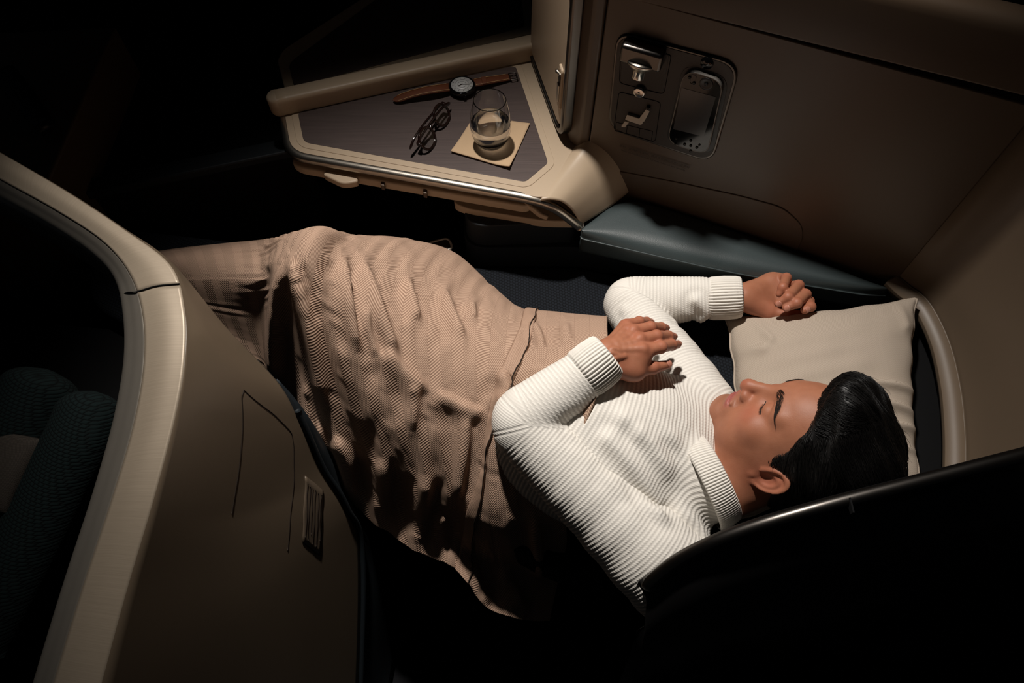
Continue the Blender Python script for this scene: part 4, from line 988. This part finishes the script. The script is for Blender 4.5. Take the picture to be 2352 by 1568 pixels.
# brows and lashes
def surf(x, z, off=0.0):
    x = np.asarray(x, np.float32); z = np.asarray(z, np.float32); lo = np.full(x.shape, .03, np.float32); hi = np.full(x.shape, .135, np.float32)
    for _ in range(22):
        m_ = (lo+hi)/2; d = head_f(np.stack((x, m_, z), 1)); lo = np.where(d < 0, m_, lo); hi = np.where(d < 0, hi, m_)
    return np.stack((x, lo+off, z), 1)
for sd in (1, -1):
    nb_ = 430; t_ = RNG.uniform(0, 1, nb_); th = (.0050*(1-t_**2.4)+.0008)*np.clip(t_*6+.35, 0, 1)
    xb = .0125+.044*t_; zb = .0165+.0065*np.sin(t_*2.2)-.0035*t_**3+RNG.uniform(-1, 1, nb_)*th
    ln = RNG.uniform(.006, .0095, nb_); up_ = np.interp(t_, [0, .25, .6, 1], [1.1, .55, .15, -.35]); pts_ = []
    for k in range(4):
        f_ = k/3; pts_.append(surf(sd*(xb+ln*f_*np.cos(up_)), zb+ln*f_*np.sin(up_)*(.9), .0002+.0012*math.sin(f_*2.4)))
    e_ = ribbon_strands('eyebrow', hw(np.stack(pts_, 1).reshape(-1, 3)).reshape(nb_, 4, 3), .00017, 'lash_dark', body); tag(e_, 'dark eyebrow hairs', kind='stuff')
    xx = np.linspace(.0195, .0475, 30); lz_ = -.0065-.0025*np.cos((xx-.033)/.014*1.5)-.0012
    tube('lash_line', hw(surf(sd*xx, lz_, .0001)), .00085, 'lash_dark', body, 6, taper=np.sin(np.linspace(.5, 2.9, 30))**.5)
    nl_ = 40; tl = RNG.uniform(.15, 1, nl_); xl = .0195+.028*tl; zl = np.interp(xl, xx, lz_); pts_ = []
    for k in range(4): f_ = k/3; pts_.append(surf(sd*(xl+.0012*f_*(tl-.3)*2), zl, 0)+np.stack((0*xl, 0.0006+.0016*f_*np.ones(nl_), -.0026*f_+0*xl), 1))
    e_ = ribbon_strands('eyelashes', hw(np.stack(pts_, 1).reshape(-1, 3)).reshape(nl_, 4, 3), .00022, 'lash_dark', body); tag(e_, kind='stuff')

# ================================================================== white ribbed sweater
RIB = .0062
def rib_disp(s): 
    w_ = .5+.5*np.sin(2*math.pi*s/RIB); return .0011*(np.sqrt(w_)-.5)
def fold_d(P, folds):
    d = np.zeros(len(P))
    for pts, amp, wd in folds:
        c = cr(np.array([PZ(*q) for q in pts]), 8); best = np.full(len(P), 9.0)
        for i in range(7): best = np.minimum(best, f_cap(P, c[i], c[i+1], 0))
        d += amp*np.exp(-(best/wd)**2)-amp*.45*np.exp(-((best-2.0*wd)/wd)**2)
    return d
def dirn(a, b): d = np.asarray(b)-np.asarray(a); return d/np.linalg.norm(d)
nd_ = dirn(NECK, HO+HS*(np.array((0, -.03, -.055))@HR)); CC = np.array((.322, .358, .643))
def torso_f(P):
    R = np.stack((AXE, LAT, np.array((0, 0, 1.0))))
    d = f_ell(P, NECK-AXE*.190+LAT*.010+np.array((0, 0, .012)), (.188, .152, .125), R)
    d = smin(d, f_ell(P, NECK-AXE*.33+LAT*.015+np.array((0, 0, -.005)), (.13, .110, .075), R), .07)
    d = smin(d, f_cap(P, SHL+np.array((0, 0, -.005)), NECK-LAT*.045-AXE*.035, .068, .048), .05)
    d = smin(d, smax(f_cap(P, NECK-AXE*.06, CC, .072, .0685), (P-(CC-nd_*.012))@nd_.astype(np.float32), .003), .022)
    d = smin(d, f_cap(P, SHR+np.array((0, 0, -.005)), NECK+LAT*.045-AXE*.035, .066, .048), .05)
    return d
TF = [([(1480, 1000, 0.740), (1530, 1060, 0.720), (1560, 1130, 0.700), (1590, 1210, 0.650)], .007, .012),
      ([(1520, 1010, 0.740), (1580, 1090, 0.715), (1612, 1160, 0.690), (1625, 1240, 0.650)], .006, .011),
      ([(1440, 960, 0.745), (1500, 985, 0.740), (1560, 1000, 0.730)], .005, .014),
      ([(1400, 1010, 0.730), (1470, 1090, 0.705), (1510, 1150, 0.685)], .006, .012),
      ([(1540, 880, 0.745), (1580, 920, 0.740), (1600, 965, 0.720)], .004, .012)]
def rib_torso(P):
    a_, b_ = NECK-LAT*.10+np.array((.01, 0, .0)), NECK+LAT*.10+np.array((.01, 0, 0))
    return f_cap(P.astype(np.float32), a_, b_, 0)+.0015*wob(P, 14, 5)
def garment(name, f, lo, hi, h, ribf, folds, seed, label=None, parent=None):
    V, Fq = snets(f, lo, hi, h); V = smooth_mesh(V, Fq, 2, .5); N_ = f_grad(f, V, .0015); s = ribf(V)
    a = V@np.array((.31, .52, .41))*1.6
    V = V+N_*(fold_d(V.astype(np.float32), folds)+.0028*wob(V, 30, seed)+.0014*wob(V, 75, seed+1)+rib_disp(s))[:, None]
    o = mesh(name, V, Fq, 'white_knit', parent, uv=np.c_[s, a])
    if label: tag(o, label)
    return o
swt = garment('sweater', torso_f, (-.16, .10, .485), (.46, .72, .82), .0019, rib_torso, TF, 11, 'white horizontally ribbed knit sweater', per)
def arm_path(a, b, c, r=.5):
    p = np.array([a, a+(b-a)*.5, a+(b-a)*.82, b*1.0, b+(c-b)*.22, b+(c-b)*.6, c]); p[2] = a+(b-a)*.80; p[4] = b+(c-b)*.26; o_ = b-.5*(p[2]+p[4]); p[3] = b-o_*.12; return cr(p, 18)
def sleeve(name, a, b, c, rads, lo, hi, folds, seed):
    path = arm_path(a, b, c); Ls = np.r_[0, np.cumsum(np.linalg.norm(np.diff(path, axis=0), axis=1))]; tt_ = np.linspace(0, 1, len(rads))
    rad = np.interp(Ls/Ls[-1], tt_, rads)
    def f(P):
        d = f_cap(P, path[0], path[1], rad[0], rad[1])
        for i in range(1, len(path)-1): d = smin(d, f_cap(P, path[i], path[i+1], rad[i], rad[i+1]), .006)
        return d
    def rib(P):
        P = P.astype(np.float32); best = np.full(len(P), 9.0, np.float32); s = np.zeros(len(P))
        for i in range(len(path)-1):
            dv = (path[i+1]-path[i]).astype(np.float32); q = P-path[i].astype(np.float32); t_ = np.clip(q@dv/(dv@dv), 0, 1); dd = ((q-t_[:, None]*dv)**2).sum(1)
            m_ = dd < best; best = np.where(m_, dd, best); s = np.where(m_, Ls[i]+t_*np.linalg.norm(dv), s)
        return s+.0015*wob(P, 30, seed+2)
    o = garment(name, f, lo, hi, .0019, rib, folds, seed, None, swt)
    return o, path, rad
lfold = [([(1330, 985, .75), (1375, 1010, .745), (1420, 1040, .73)], .006, .010), ([(1330, 840, .83), (1345, 870, .82), (1360, 905, .80)], .006, .008), ([(1300, 900, .80), (1330, 920, .79)], .004, .008),
         ([(1480, 1100, .73), (1505, 1160, .71), (1530, 1230, .67)], .007, .010), ([(1400, 1080, .74), (1440, 1120, .73)], .004, .010)]
CUL = LW+(ELL-LW)*.10
o, pathL, radL = sleeve('sleeve', SHL+AXE*.012, ELL, LW+(ELL-LW)*.22, [.072, .068, .062, .057, .054, .051, .047, .042, .037], (-.09, .10, .52), (.34, .55, .91), lfold, 21); tag(o, 'near sleeve bent with the elbow on the blanket')
rfold = [([(1500, 660, .60), (1525, 690, .60), (1520, 720, .58)], .005, .009), ([(1600, 690, .62), (1620, 715, .60), (1610, 735, .58)], .006, .009), ([(1440, 715, .60), (1490, 725, .60), (1540, 745, .60)], .005, .009)]
o, pathR, radR = sleeve('sleeve', SHR, ELR, RW+(ELR-RW)*.25, [.064, .060, .056, .052, .050, .047, .044, .040, .037], (.10, .42, .49), (.47, .82, .70), rfold, 31); tag(o, 'far sleeve lying beside the armrest')
def band(name, p0, p1, r0, r1, nrib, parent, squash=None, bulge=.004, amp=.0012, sk=(0, 0, 0)):
    p0, p1 = np.asarray(p0, float), np.asarray(p1, float); ax_ = p1-p0; Lb = np.linalg.norm(ax_); ax_ /= Lb
    e1 = np.cross(ax_, (0, 0, 1)); e1 /= np.linalg.norm(e1); e2 = np.cross(e1, ax_); na = nrib*8; a = np.linspace(0, 2*math.pi, na, endpoint=False)
    rows = []
    for t_, dr, rb_ in ((0, -.004, 0), (.02, 0, .6), (.15, .002, 1), (.5, .003, 1), (.85, .002, 1), (.96, .0005, .8), (1.0, -.0012, .3), (.98, -.0035, 0), (.7, -.005, 0), (.2, -.005, 0)):
        r = r0+(r1-r0)*t_+dr+amp*rb_*np.clip(np.cos(a*nrib)*1.4, -1, 1)
        sx, sy = squash or (1, 1)
        rows.append(p0+ax_*Lb*t_+r[:, None]*(np.cos(a)[:, None]*e1*sx+np.sin(a)[:, None]*e2*sy))
    G = np.stack(rows); nr_, na_ = G.shape[:2]
    uv = np.stack((np.broadcast_to(a[None]*.0001, (nr_, na_)), np.broadcast_to(np.linspace(0, Lb, nr_)[:, None], (nr_, na_))), -1).reshape(-1, 2)
    Fq = gquads(nr_, na_, False, True)
    return mesh(name, G.reshape(-1, 3), Fq[:, ::-1] if False else Fq, 'white_knit', parent, uv=uv)
lc0 = pathL[-1]; dL = dirn(pathL[-4], LW); band('cuff', lc0-dL*.012, lc0+dL*.040, .0375, .0355, 44, swt)
rc0 = pathR[-1]; dR = dirn(pathR[-4], RW); band('cuff', rc0-dR*.012, rc0+dR*.050, .0375, .0365, 44, swt)
band('collar', CC-nd_*.036, CC+nd_*.002, .0755, .0690, 110, swt, amp=.0009)
# ================================================================== blanket
BC = [
 [(335,580,.52),(350,585,.57),(365,600,.60),(385,640,.58),(410,690,.54),(440,745,.515),(470,800,.505),(500,850,.44)],
 [(460,563,.52),(470,566,.58),(480,585,.63),(495,640,.63),(515,710,.58),(540,770,.535),(565,825,.51),(590,870,.46)],
 [(580,556,.53),(585,553,.60),(590,575,.68),(592,640,.71),(596,720,.64),(603,800,.575),(615,860,.53),(640,915,.47)],
 [(690,560,.54),(668,543,.66),(655,545,.78),(634,610,.81),(628,700,.74),(632,800,.65),(650,900,.58),(705,1030,.47)],
 [(790,585,.54),(775,552,.68),(735,521,.85),(690,590,.875),(668,700,.81),(690,850,.71),(730,1000,.61),(790,1140,.46)],
 [(870,575,.54),(850,543,.68),(800,555,.80),(765,640,.84),(765,780,.79),(800,920,.70),(840,1050,.60),(870,1210,.45)],
 [(980,590,.54),(950,552,.66),(900,585,.74),(870,700,.79),(880,840,.75),(910,980,.68),(940,1110,.58),(960,1268,.43)],
 [(1062,612,.54),(1040,582,.63),(1000,640,.70),(980,750,.74),(990,890,.715),(1010,1030,.65),(1030,1150,.56),(1045,1305,.41)],
 [(1140,690,.54),(1128,655,.61),(1100,700,.68),(1090,800,.72),(1095,930,.70),(1100,1060,.64),(1095,1190,.56),(1110,1388,.36)],
 [(1205,755,.55),(1195,705,.61),(1190,750,.69),(1180,840,.725),(1150,960,.69),(1130,1080,.64),(1140,1210,.56),(1172,1415,.34)],
 [(1275,760,.55),(1275,716,.63),(1272,755,.70),(1270,840,.735),(1235,950,.695),(1200,1090,.645),(1215,1230,.55),(1220,1424,.32)],
 [(1360,790,.57),(1388,728,.65),(1392,750,.72),(1388,840,.755),(1340,975,.735),(1290,1110,.655),(1300,1240,.55),(1262,1424,.31)],
]
for i_, c in enumerate(BC):                                     # the hanging side drops steeply, then flares out
    a_, b_ = np.array(c[6], float), np.array(c[7], float); t_ = .50; w_ = np.clip((i_-4)/3, 0, 1)
    m_ = a_+(b_-a_)*t_; m_[2] = m_[2]*(1-w_)+(b_[2]+.050)*w_; c.insert(7, tuple(m_)); c[8] = (b_[0], b_[1], b_[2]+.012*w_)
CT = np.array([[PZ(*q) for q in c] for c in BC])
def dense(A, n): return cr(cr(A, n).transpose(1, 0, 2), n).transpose(1, 0, 2)
NU = NV = 72
G = dense(CT, NU); N_ = grid_normals(G)
if N_[36, 36, 2] < 0: N_ = -N_
PXG = to_px(G)
def pl_dist(PX, pts):
    c = cr(np.array(pts, float), 24); best = np.full(PX.shape[:2], 1e9); sgn = np.zeros(PX.shape[:2]); tpar = np.zeros(PX.shape[:2])
    for i in range(23):
        d = c[i+1]-c[i]; q = PX-c[i]; t_ = np.clip((q@d)/(d@d), 0, 1); r = q-t_[..., None]*d; dd = np.hypot(r[..., 0], r[..., 1]); m_ = dd < best
        best = np.where(m_, dd, best); sgn = np.where(m_, np.sign(d[0]*q[..., 1]-d[1]*q[..., 0]), sgn); tpar = np.where(m_, (i+t_)/23, tpar)
    return best, sgn, tpar
EXU, EXV = .045, .022
# folds read from the photograph: polyline, height (m), width (px); steep on one side
FOLDS = [
 ([(648,610),(640,700),(636,800),(640,870)], .016, 15), ([(668,590),(690,660),(718,760),(738,860),(750,930)], .012, 17),
 ([(790,590),(800,660),(812,740),(830,810)], .010, 13), ([(830,590),(862,670),(890,750),(915,815)], .009, 14),
 ([(936,640),(950,690),(962,735)], .009, 12), ([(1018,660),(1040,715),(1066,775)], .009, 13), ([(1085,690),(1090,730)], .006, 11),
 ([(880,800),(930,850),(985,900)], .008, 20), ([(950,880),(955,930),(945,990)], .007, 15), ([(1075,950),(1072,1010),(1062,1080),(1050,1150)], .011, 15),
 ([(1000,900),(1060,930),(1110,950)], .007, 16), ([(1150,850),(1165,890),(1150,930)], .007, 12), ([(770,1000),(800,1060),(815,1150)], .014, 18),
 ([(880,1050),(885,1110),(880,1190)], .012, 18), ([(735,960),(745,1040),(760,1110)], .012, 13), ([(985,1090),(975,1170),(960,1250)], .012, 18),
 ([(1225,740),(1240,765),(1250,800)], .006, 10), ([(1300,740),(1310,790)], .005, 14),
 ([(1232,1190),(1240,1260),(1246,1330)], .014, 12), ([(1150,1300),(1180,1350),(1200,1400)], .010, 22),
 ([(1085,1290),(1100,1340),(1130,1385)], .010, 20), ([(1020,1180),(1010,1240)], .010, 16), ([(700,880),(705,940),(718,1000)], .008, 10), ([(845,700),(850,760),(870,820)], .006, 11),
]
D = np.zeros((NU, NV))
for pts, amp, wd in FOLDS:
    b, sg, tp_ = pl_dist(PXG, pts); w_ = np.where(sg > 0, wd*1.5, wd*.75); end = np.clip(np.minimum(tp_, 1-tp_)*6+.15, 0, 1)
    D += 1.0*amp*end*(np.exp(-(b/w_)**2)-.35*np.exp(-((b-2.1*w_)/(w_*1.1))**2))
P3 = G.reshape(-1, 3)
D *= 1; D += np.clip((np.linspace(0, 11, NU)[:, None]-.8)/2.4, .15, 1)*(.0024*wob(P3*np.array((1, 1.5, 1)), 30, 41)+.0010*wob(P3, 70, 42)).reshape(NU, NV)
# relax as cloth a little larger than the form it lies on, so that it buckles into folds
X = G+N_*D[..., None]
vpar = np.linspace(0, 8, NV)[None, :]; upar = np.linspace(0, 11, NU)[:, None]
ex_u = EXU*np.clip((upar-.8)/2.4, .05, 1)*np.clip(.4+.6*np.abs(upar-4)/2.0, 0, 1)*np.clip(vpar/1.5, .3, 1)+0*vpar; ex_v = EXV+0*ex_u
ln = lambda A, ax: np.linalg.norm(np.diff(A, axis=ax), axis=2)
Lu = np.maximum(ln(G, 0)*(1+ex_u[1:]), .97*ln(X, 0)); Lv = np.maximum(ln(G, 1)*(1+ex_v[:, 1:]), .97*ln(X, 1))
d1 = np.linalg.norm(G[1:, 1:]-G[:-1, :-1], axis=2)*1.03; d2 = np.linalg.norm(G[1:, :-1]-G[:-1, 1:], axis=2)*1.03
def pull(X, i, j, L, acc, k):
    d = X[j]-X[i]; l = np.linalg.norm(d, axis=2); c = (k*.5*(l-L)/np.maximum(l, 1e-6))[..., None]*d; acc[i] += c; acc[j] -= c
S_ = slice(None); hi, lo_ = slice(1, None), slice(0, -1)
for it in range(420):
    acc = np.zeros_like(X)
    pull(X, (lo_, S_), (hi, S_), Lu, acc, .8); pull(X, (S_, lo_), (S_, hi), Lv, acc, .8)
    pull(X, (lo_, lo_), (hi, hi), d1, acc, .12); pull(X, (hi, lo_), (lo_, hi), d2, acc, .12)
    X = X+.75*acc
    B = np.zeros_like(X); B[1:-1] += .5*(X[2:]+X[:-2])-X[1:-1]; B[:, 1:-1] += .5*(X[:, 2:]+X[:, :-2])-X[:, 1:-1]
    X = X+.010*B
    R = X-G; h = (R*N_).sum(2); T_ = R-N_*h[..., None]
    h = np.where(h < -.005, -.005+(h+.005)*.2, np.where(h > .024, .024+(h-.024)*.5, h)); X = G+N_*h[..., None]+T_*.985
for _ in range(2):
    X[1:-1] += .12*(.5*(X[2:]+X[:-2])-X[1:-1]); X[:, 1:-1] += .12*(.5*(X[:, 2:]+X[:, :-2])-X[:, 1:-1])
NU = NV = 330; G2 = dense(X, NU); Nd = grid_normals(G2)
if Nd[165, 165, 2] < 0: Nd = -Nd
PXD = to_px(G2); D2 = np.zeros((NU, NV))
for pts, amp, wd in FOLDS:                                      # crisp crests on the same folds
    b, sg, tp_ = pl_dist(PXD, pts); w_ = np.where(sg > 0, wd*1.25, wd*.5); end = np.clip(np.minimum(tp_, 1-tp_)*5+.1, 0, 1)
    k_ = .5 if np.mean(pts, axis=0)[1] > 930 else .85
    D2 += k_*amp*end*(np.exp(-(b/w_)**2)-.3*np.exp(-((b-2.1*w_)/(w_*1.1))**2))
G2 = G2+Nd*D2[..., None]
uv = grid_uv(dense(CT, NU))
blk = thing('blanket', 'beige herringbone blanket draped over the legs and bent knee', 'blanket', PZ(900, 900, .5))
sheet('cloth', G2, .0035, 'herringbone', blk, uv, flip=bool(grid_normals(G2)[165, 165, 2] < 0))
# stitched hem band near the waist
N2 = grid_normals(G2); N2 = N2 if N2[165, 165, 2] > 0 else -N2
uc = np.interp(np.linspace(0, 8, NV), [0, 1, 2, 3, 4, 5, 6, 7, 8], [9.5, 9.45, 9.35, 9.05, 8.75, 8.45, 7.9, 7.6, 7.3])
HB, HL = [], []
for j in range(NV):
    tgt = np.linspace(uc[j]-.30, uc[j]+.12, 12)/11*(NU-1); i0 = np.clip(tgt.astype(int), 0, NU-2); f_ = (tgt-i0)[:, None]
    pos = G2[i0, j]*(1-f_)+G2[i0+1, j]*f_; nn = N2[i0, j]; hgt = .0028*np.sqrt(np.clip(1-(np.linspace(-1, 1, 12))**8, 0, 1))+.0008
    pk = .0012*math.sin(j*.21)+.0010*math.sin(j*.09+1)
    HB.append(pos+nn*(hgt+pk*np.linspace(.2, .9, 12))[:, None]); HL.append(HB[-1][10]+nn[10]*.0012)
HB = np.array(HB).transpose(1, 0, 2)
sheet('hem_band', HB, .002, 'hem_satin', blk, grid_uv(HB), flip=bool(grid_normals(HB)[6, 165, 2] < 0))
tube('hem_stitching', np.array(HL)[6:-2], .0009, 'ink_grey', blk, 5)
# ================================================================== things on the table
TT0 = TZ+.0019
nk = thing('napkin', 'square beige paper napkin under the water glass', 'napkin', PZ(1128, 330, TT0))
n0, n1, n2_, n3 = PZ(1093, 262, TT0), PZ(1217, 287, TT0), PZ(1170, 390, TT0), PZ(1036, 351, TT0)
k = 24; a, b = np.meshgrid(np.linspace(0, 1, k), np.linspace(0, 1, k), indexing='ij')
G = ((1-a)*(1-b))[..., None]*n0+(a*(1-b))[..., None]*n1+(a*b)[..., None]*n2_+((1-a)*b)[..., None]*n3
G[..., 2] += .0018+.005*(np.clip(b-.55, 0, 1)/.45)**2*(.4+.6*np.abs(a-.5)*2)+.004*np.clip(a-.7, 0, 1)**2*8+.0008*np.sin(a*9+b*4)
sheet('napkin_sheet', G, .0016, 'napkin_paper', nk, None, bool(grid_normals(G)[12, 12, 2] < 0))
gz = TT0+.0030
gl = PZ(1128, 338, gz); gl[1] += .012
gt = thing('drinking_glass', 'stemless glass of water standing on the beige napkin', 'glass', gl)
outp = [(0, .0), (.016, 0), (.0225, .0015), (.029, .008), (.0355, .022), (.0385, .040), (.0385, .056), (.0365, .074), (.0325, .092), (.0300, .104)]
o_ = cr(np.array(outp), 40); inn = cr(np.array([(.0288, .104), (.0313, .092), (.0353, .074), (.0373, .056), (.0373, .040), (.0343, .0235), (.0275, .0125), (.018, .0085), (.0, .0075)]), 40)
prof = np.vstack((o_, [(.0295, .1048)], inn)); prof[:, 0] = np.maximum(prof[:, 0], 0)
lathe('glass_wall', prof, gl, 'clear_glass', gt, 64)
wp = inn[::-1]; wl = .052; wp = wp[wp[:, 1] < wl]; wr_ = np.interp(wl, inn[::-1, 1], inn[::-1, 0])
wp = np.vstack((wp, [(wr_, wl), (wr_*.94, wl-.0006), (0, wl-.0008)])); wp[:, 0] = np.maximum(wp[:, 0]-.0002, 0)
lathe('water', wp, gl, 'water', gt, 64)

# wristwatch
wa = thing('wristwatch', 'round white-faced watch with brown stitched leather strap on the table', 'watch', PZ(1060, 195, TT0))
wc = PZ(1061, 194, TT0+.016); hx = PZ(1100, 189, TT0+.016)-PZ(1020, 201, TT0+.016); hx /= np.linalg.norm(hx); hy = np.cross((0, 0, 1), hx)
wcb = np.array((wc[0], wc[1], TT0+.005))
lathe('case', [(0, 0), (.022, 0), (.0265, .003), (.0280, .007), (.0268, .010), (.0240, .0118), (.0225, .0108), (0, .0105)], wcb, 'gloss_black', wa, 48)
lathe('dial', [(0, .0102), (.0222, .0102), (.0222, .0110), (0, .0110)], wcb, 'dial_white', wa, 48)
top = wcb+np.array((0, 0, .0113))
def dial_bar(name, ang, r0, r1, w_, mat='ink_grey', z=0.0):
    d = math.cos(ang)*hx+math.sin(ang)*hy; s = np.cross((0, 0, 1), d)
    return prism(name, [top+d*r0-s*w_, top+d*r1-s*w_, top+d*r1+s*w_, top+d*r0+s*w_], top[2]-.0002+z, top[2]+.0003+z, mat, wa)
for k in range(12): dial_bar('hour_mark', k*math.pi/6, .0175, .0202, .00035)
rg = np.array([top+.0085*(math.cos(t_)*hx+math.sin(t_)*hy) for t_ in np.linspace(0, 6.283, 40, endpoint=False)]); tube('chapter_ring', rg, .00022, 'ink_grey', wa, 5, True)
rg = np.array([top+.0145*(math.cos(t_)*hx+math.sin(t_)*hy) for t_ in np.linspace(0, 6.283, 48, endpoint=False)]); tube('chapter_ring', rg, .00018, 'ink_grey', wa, 5, True)
dial_bar('hour_hand', math.radians(200), -.002, .0095, .0006, z=.0005); dial_bar('minute_hand', math.radians(-12), -.003, .0150, .0005, z=.0008)
for s in (-1, 1):
    for t_ in (-1, 1): prism('lug', [wcb+hx*s*.018+hy*t_*.0085, wcb+hx*s*.0265+hy*t_*.0085, wcb+hx*s*.0265+hy*t_*.0115, wcb+hx*s*.018+hy*t_*.0115], wcb[2]+.001, wcb[2]+.007, 'gloss_black', wa, .001)
cw = wcb-hy*.0278+np.array((0, 0, .006)); tube('crown', np.array([cw, cw-hy*.004]), .003, 'gloss_black', wa, 12)
def strap(name, pts, w0, w1, mat, tip=False):
    P = cr(np.array(pts), 40); T_ = np.gradient(P, axis=0); T_ /= np.linalg.norm(T_, axis=1, keepdims=True); S_ = np.cross((0, 0, 1), T_); S_ /= np.linalg.norm(S_, axis=1, keepdims=True)
    w_ = np.interp(np.linspace(0, 1, 40), [0, 1], [w0, w1])
    if tip: w_ = w_*np.sqrt(np.clip(1-np.clip((np.linspace(0, 1, 40)-.86)/.14, 0, 1)**2, .003, 1))
    v = np.linspace(-1, 1, 9); G = P[:, None]+S_[:, None]*(w_[:, None]*v)[..., None]+np.array((0, 0, 1))*(.0012*(1-v**4))[None, :, None]
    o = sheet(name, G, .0026, mat, wa, None, bool(grid_normals(G)[20, 4, 2] < 0))
    for sg in (-1, 1): tube('stitching', (P+S_*(w_*.80*sg)[:, None]+np.array((0, 0, .0016)))[2:-3], .0004, 'stitch_thread', o, 5)
    return o
z0 = TT0
strap('strap', [PZ(1035, 199, z0+.011), PZ(1005, 203, z0+.016), PZ(975, 208, z0+.016), PZ(940, 217, z0+.012), PZ(902, 231, z0+.005)], .0118, .0102, 'tan_leather', True)
st2 = strap('buckle_strap', [PZ(1088, 190, z0+.011), PZ(1110, 186, z0+.012), PZ(1140, 181, z0+.009), PZ(1172, 176, z0+.005)], .0115, .0098, 'tan_leather')
for q, r_ in ((PZ(1112, 185, z0+.013), .0055),):
    prism('keeper', [q+hx*a_+hy*b_ for a_, b_ in ((-.005, -.0105), (.005, -.0105), (.005, .0105), (-.005, .0105))], q[2]-.003, q[2]+.002, 'tan_leather', wa, .001)
bq = PZ(1178, 175, z0+.006); lp = fillet(np.array([bq+hx*a_+hy*b_ for a_, b_ in ((-.007, -.0105), (.008, -.0105), (.008, .0105), (-.007, .0105))]), .003, 4); bk = tube('buckle', lp, .0013, 'gunmetal', wa, 8, True)
tube('buckle_pin', np.array([bq-hx*.007, bq+hx*.008]), .0009, 'gunmetal', bk, 6)

# folded eyeglasses standing on their rims
eg = thing('eyeglasses', 'folded dark tortoiseshell eyeglasses left of the water glass', 'eyeglasses', PZ(1000, 310, TT0))
e0 = PZ(1046, 256, TT0); e1 = PZ(980, 366, TT0); ed = e1-e0; EL = np.linalg.norm(ed); ed /= EL; en = np.cross(ed, (0, 0, 1))   # toward -x side
en = en if en[0] < 0 else -en
lean = np.array((0, 0, 1.0))*.80+en*.60; lean /= np.linalg.norm(lean)
def EP(u, v, o_=0.0): return e0+ed*u+lean*v+en*0+np.cross(ed, lean)*o_
cxs = (EL*.255, EL*.745); zc = .0215
for cx_ in cxs:
    t_ = np.linspace(0, 2*math.pi, 48, endpoint=False)
    rimp = np.array([EP(cx_+.0225*np.sign(math.cos(a_))*abs(math.cos(a_))**.9, zc+.0185*np.sign(math.sin(a_))*abs(math.sin(a_))**.9) for a_ in t_])
    rm = sweep('rim', rimp, rrect(.0046, .0042, .0014), 'tortoise', eg, True, up=np.cross(ed, lean))
    V = np.vstack((rimp, EP(cx_, zc)+np.cross(ed, lean)*.001)); nn = len(rimp)
    lens_v = np.vstack((rimp+np.cross(ed, lean)*.0004, rimp-np.cross(ed, lean)*.0004)); Fl = [list(range(nn)), list(range(nn, 2*nn))[::-1]]+[[i, nn+i, nn+(i+1) % nn, (i+1) % nn] for i in range(nn)]
    mesh('lens', lens_v, Fl, 'lens', rm, False)
br = cr(np.array([EP(cxs[0]+.021, zc+.004), EP(EL*.5, zc+.009), EP(cxs[1]-.021, zc+.004)]), 14); tube('bridge', br, .0025, 'tortoise', eg, 8)
h0, h1 = EP(cxs[0]-.0235, zc+.007), EP(cxs[1]+.0235, zc+.007)
for nm, hh, tgt in (('a', h0, PZ(939, 333, TT0+.030)), ('b', h1, PZ(1033, 226, TT0+.026))):
    s1 = hh+en*.006; mid_ = s1*.45+tgt*.55+np.array((0, 0, .004)); P = cr(np.array([hh+en*.001, s1+(tgt-s1)*.04, mid_, s1+(tgt-s1)*.82, tgt+np.array((0, 0, -.012))]), 40)
    tp = np.r_[np.linspace(1, .9, 26), np.linspace(.9, 1.25, 11), [1.1, .8, .3]]
    tm = sweep('temple', P, rrect(.0036, .0066, .0014), 'tortoise', eg, scale=tp)
    tube('hinge', np.array([hh+lean*-.002, hh+lean*.003]), .0022, 'gunmetal', tm, 8)
    prism('end_piece', [hh+ed*a_+en*b_ for a_, b_ in ((-.003, -.002), (.003, -.002), (.003, .006), (-.003, .006))], hh[2]-.0035, hh[2]+.0035, 'tortoise', eg, .001)
for sg in (-1, 1):
    p_ = EP(EL*.5+sg*.009, zc+.002); tube('nose_pad', cr(np.array([p_, p_+en*.004-lean*.004, p_+en*.004-lean*.010]), 8), .0014, 'tortoise', eg, 8)
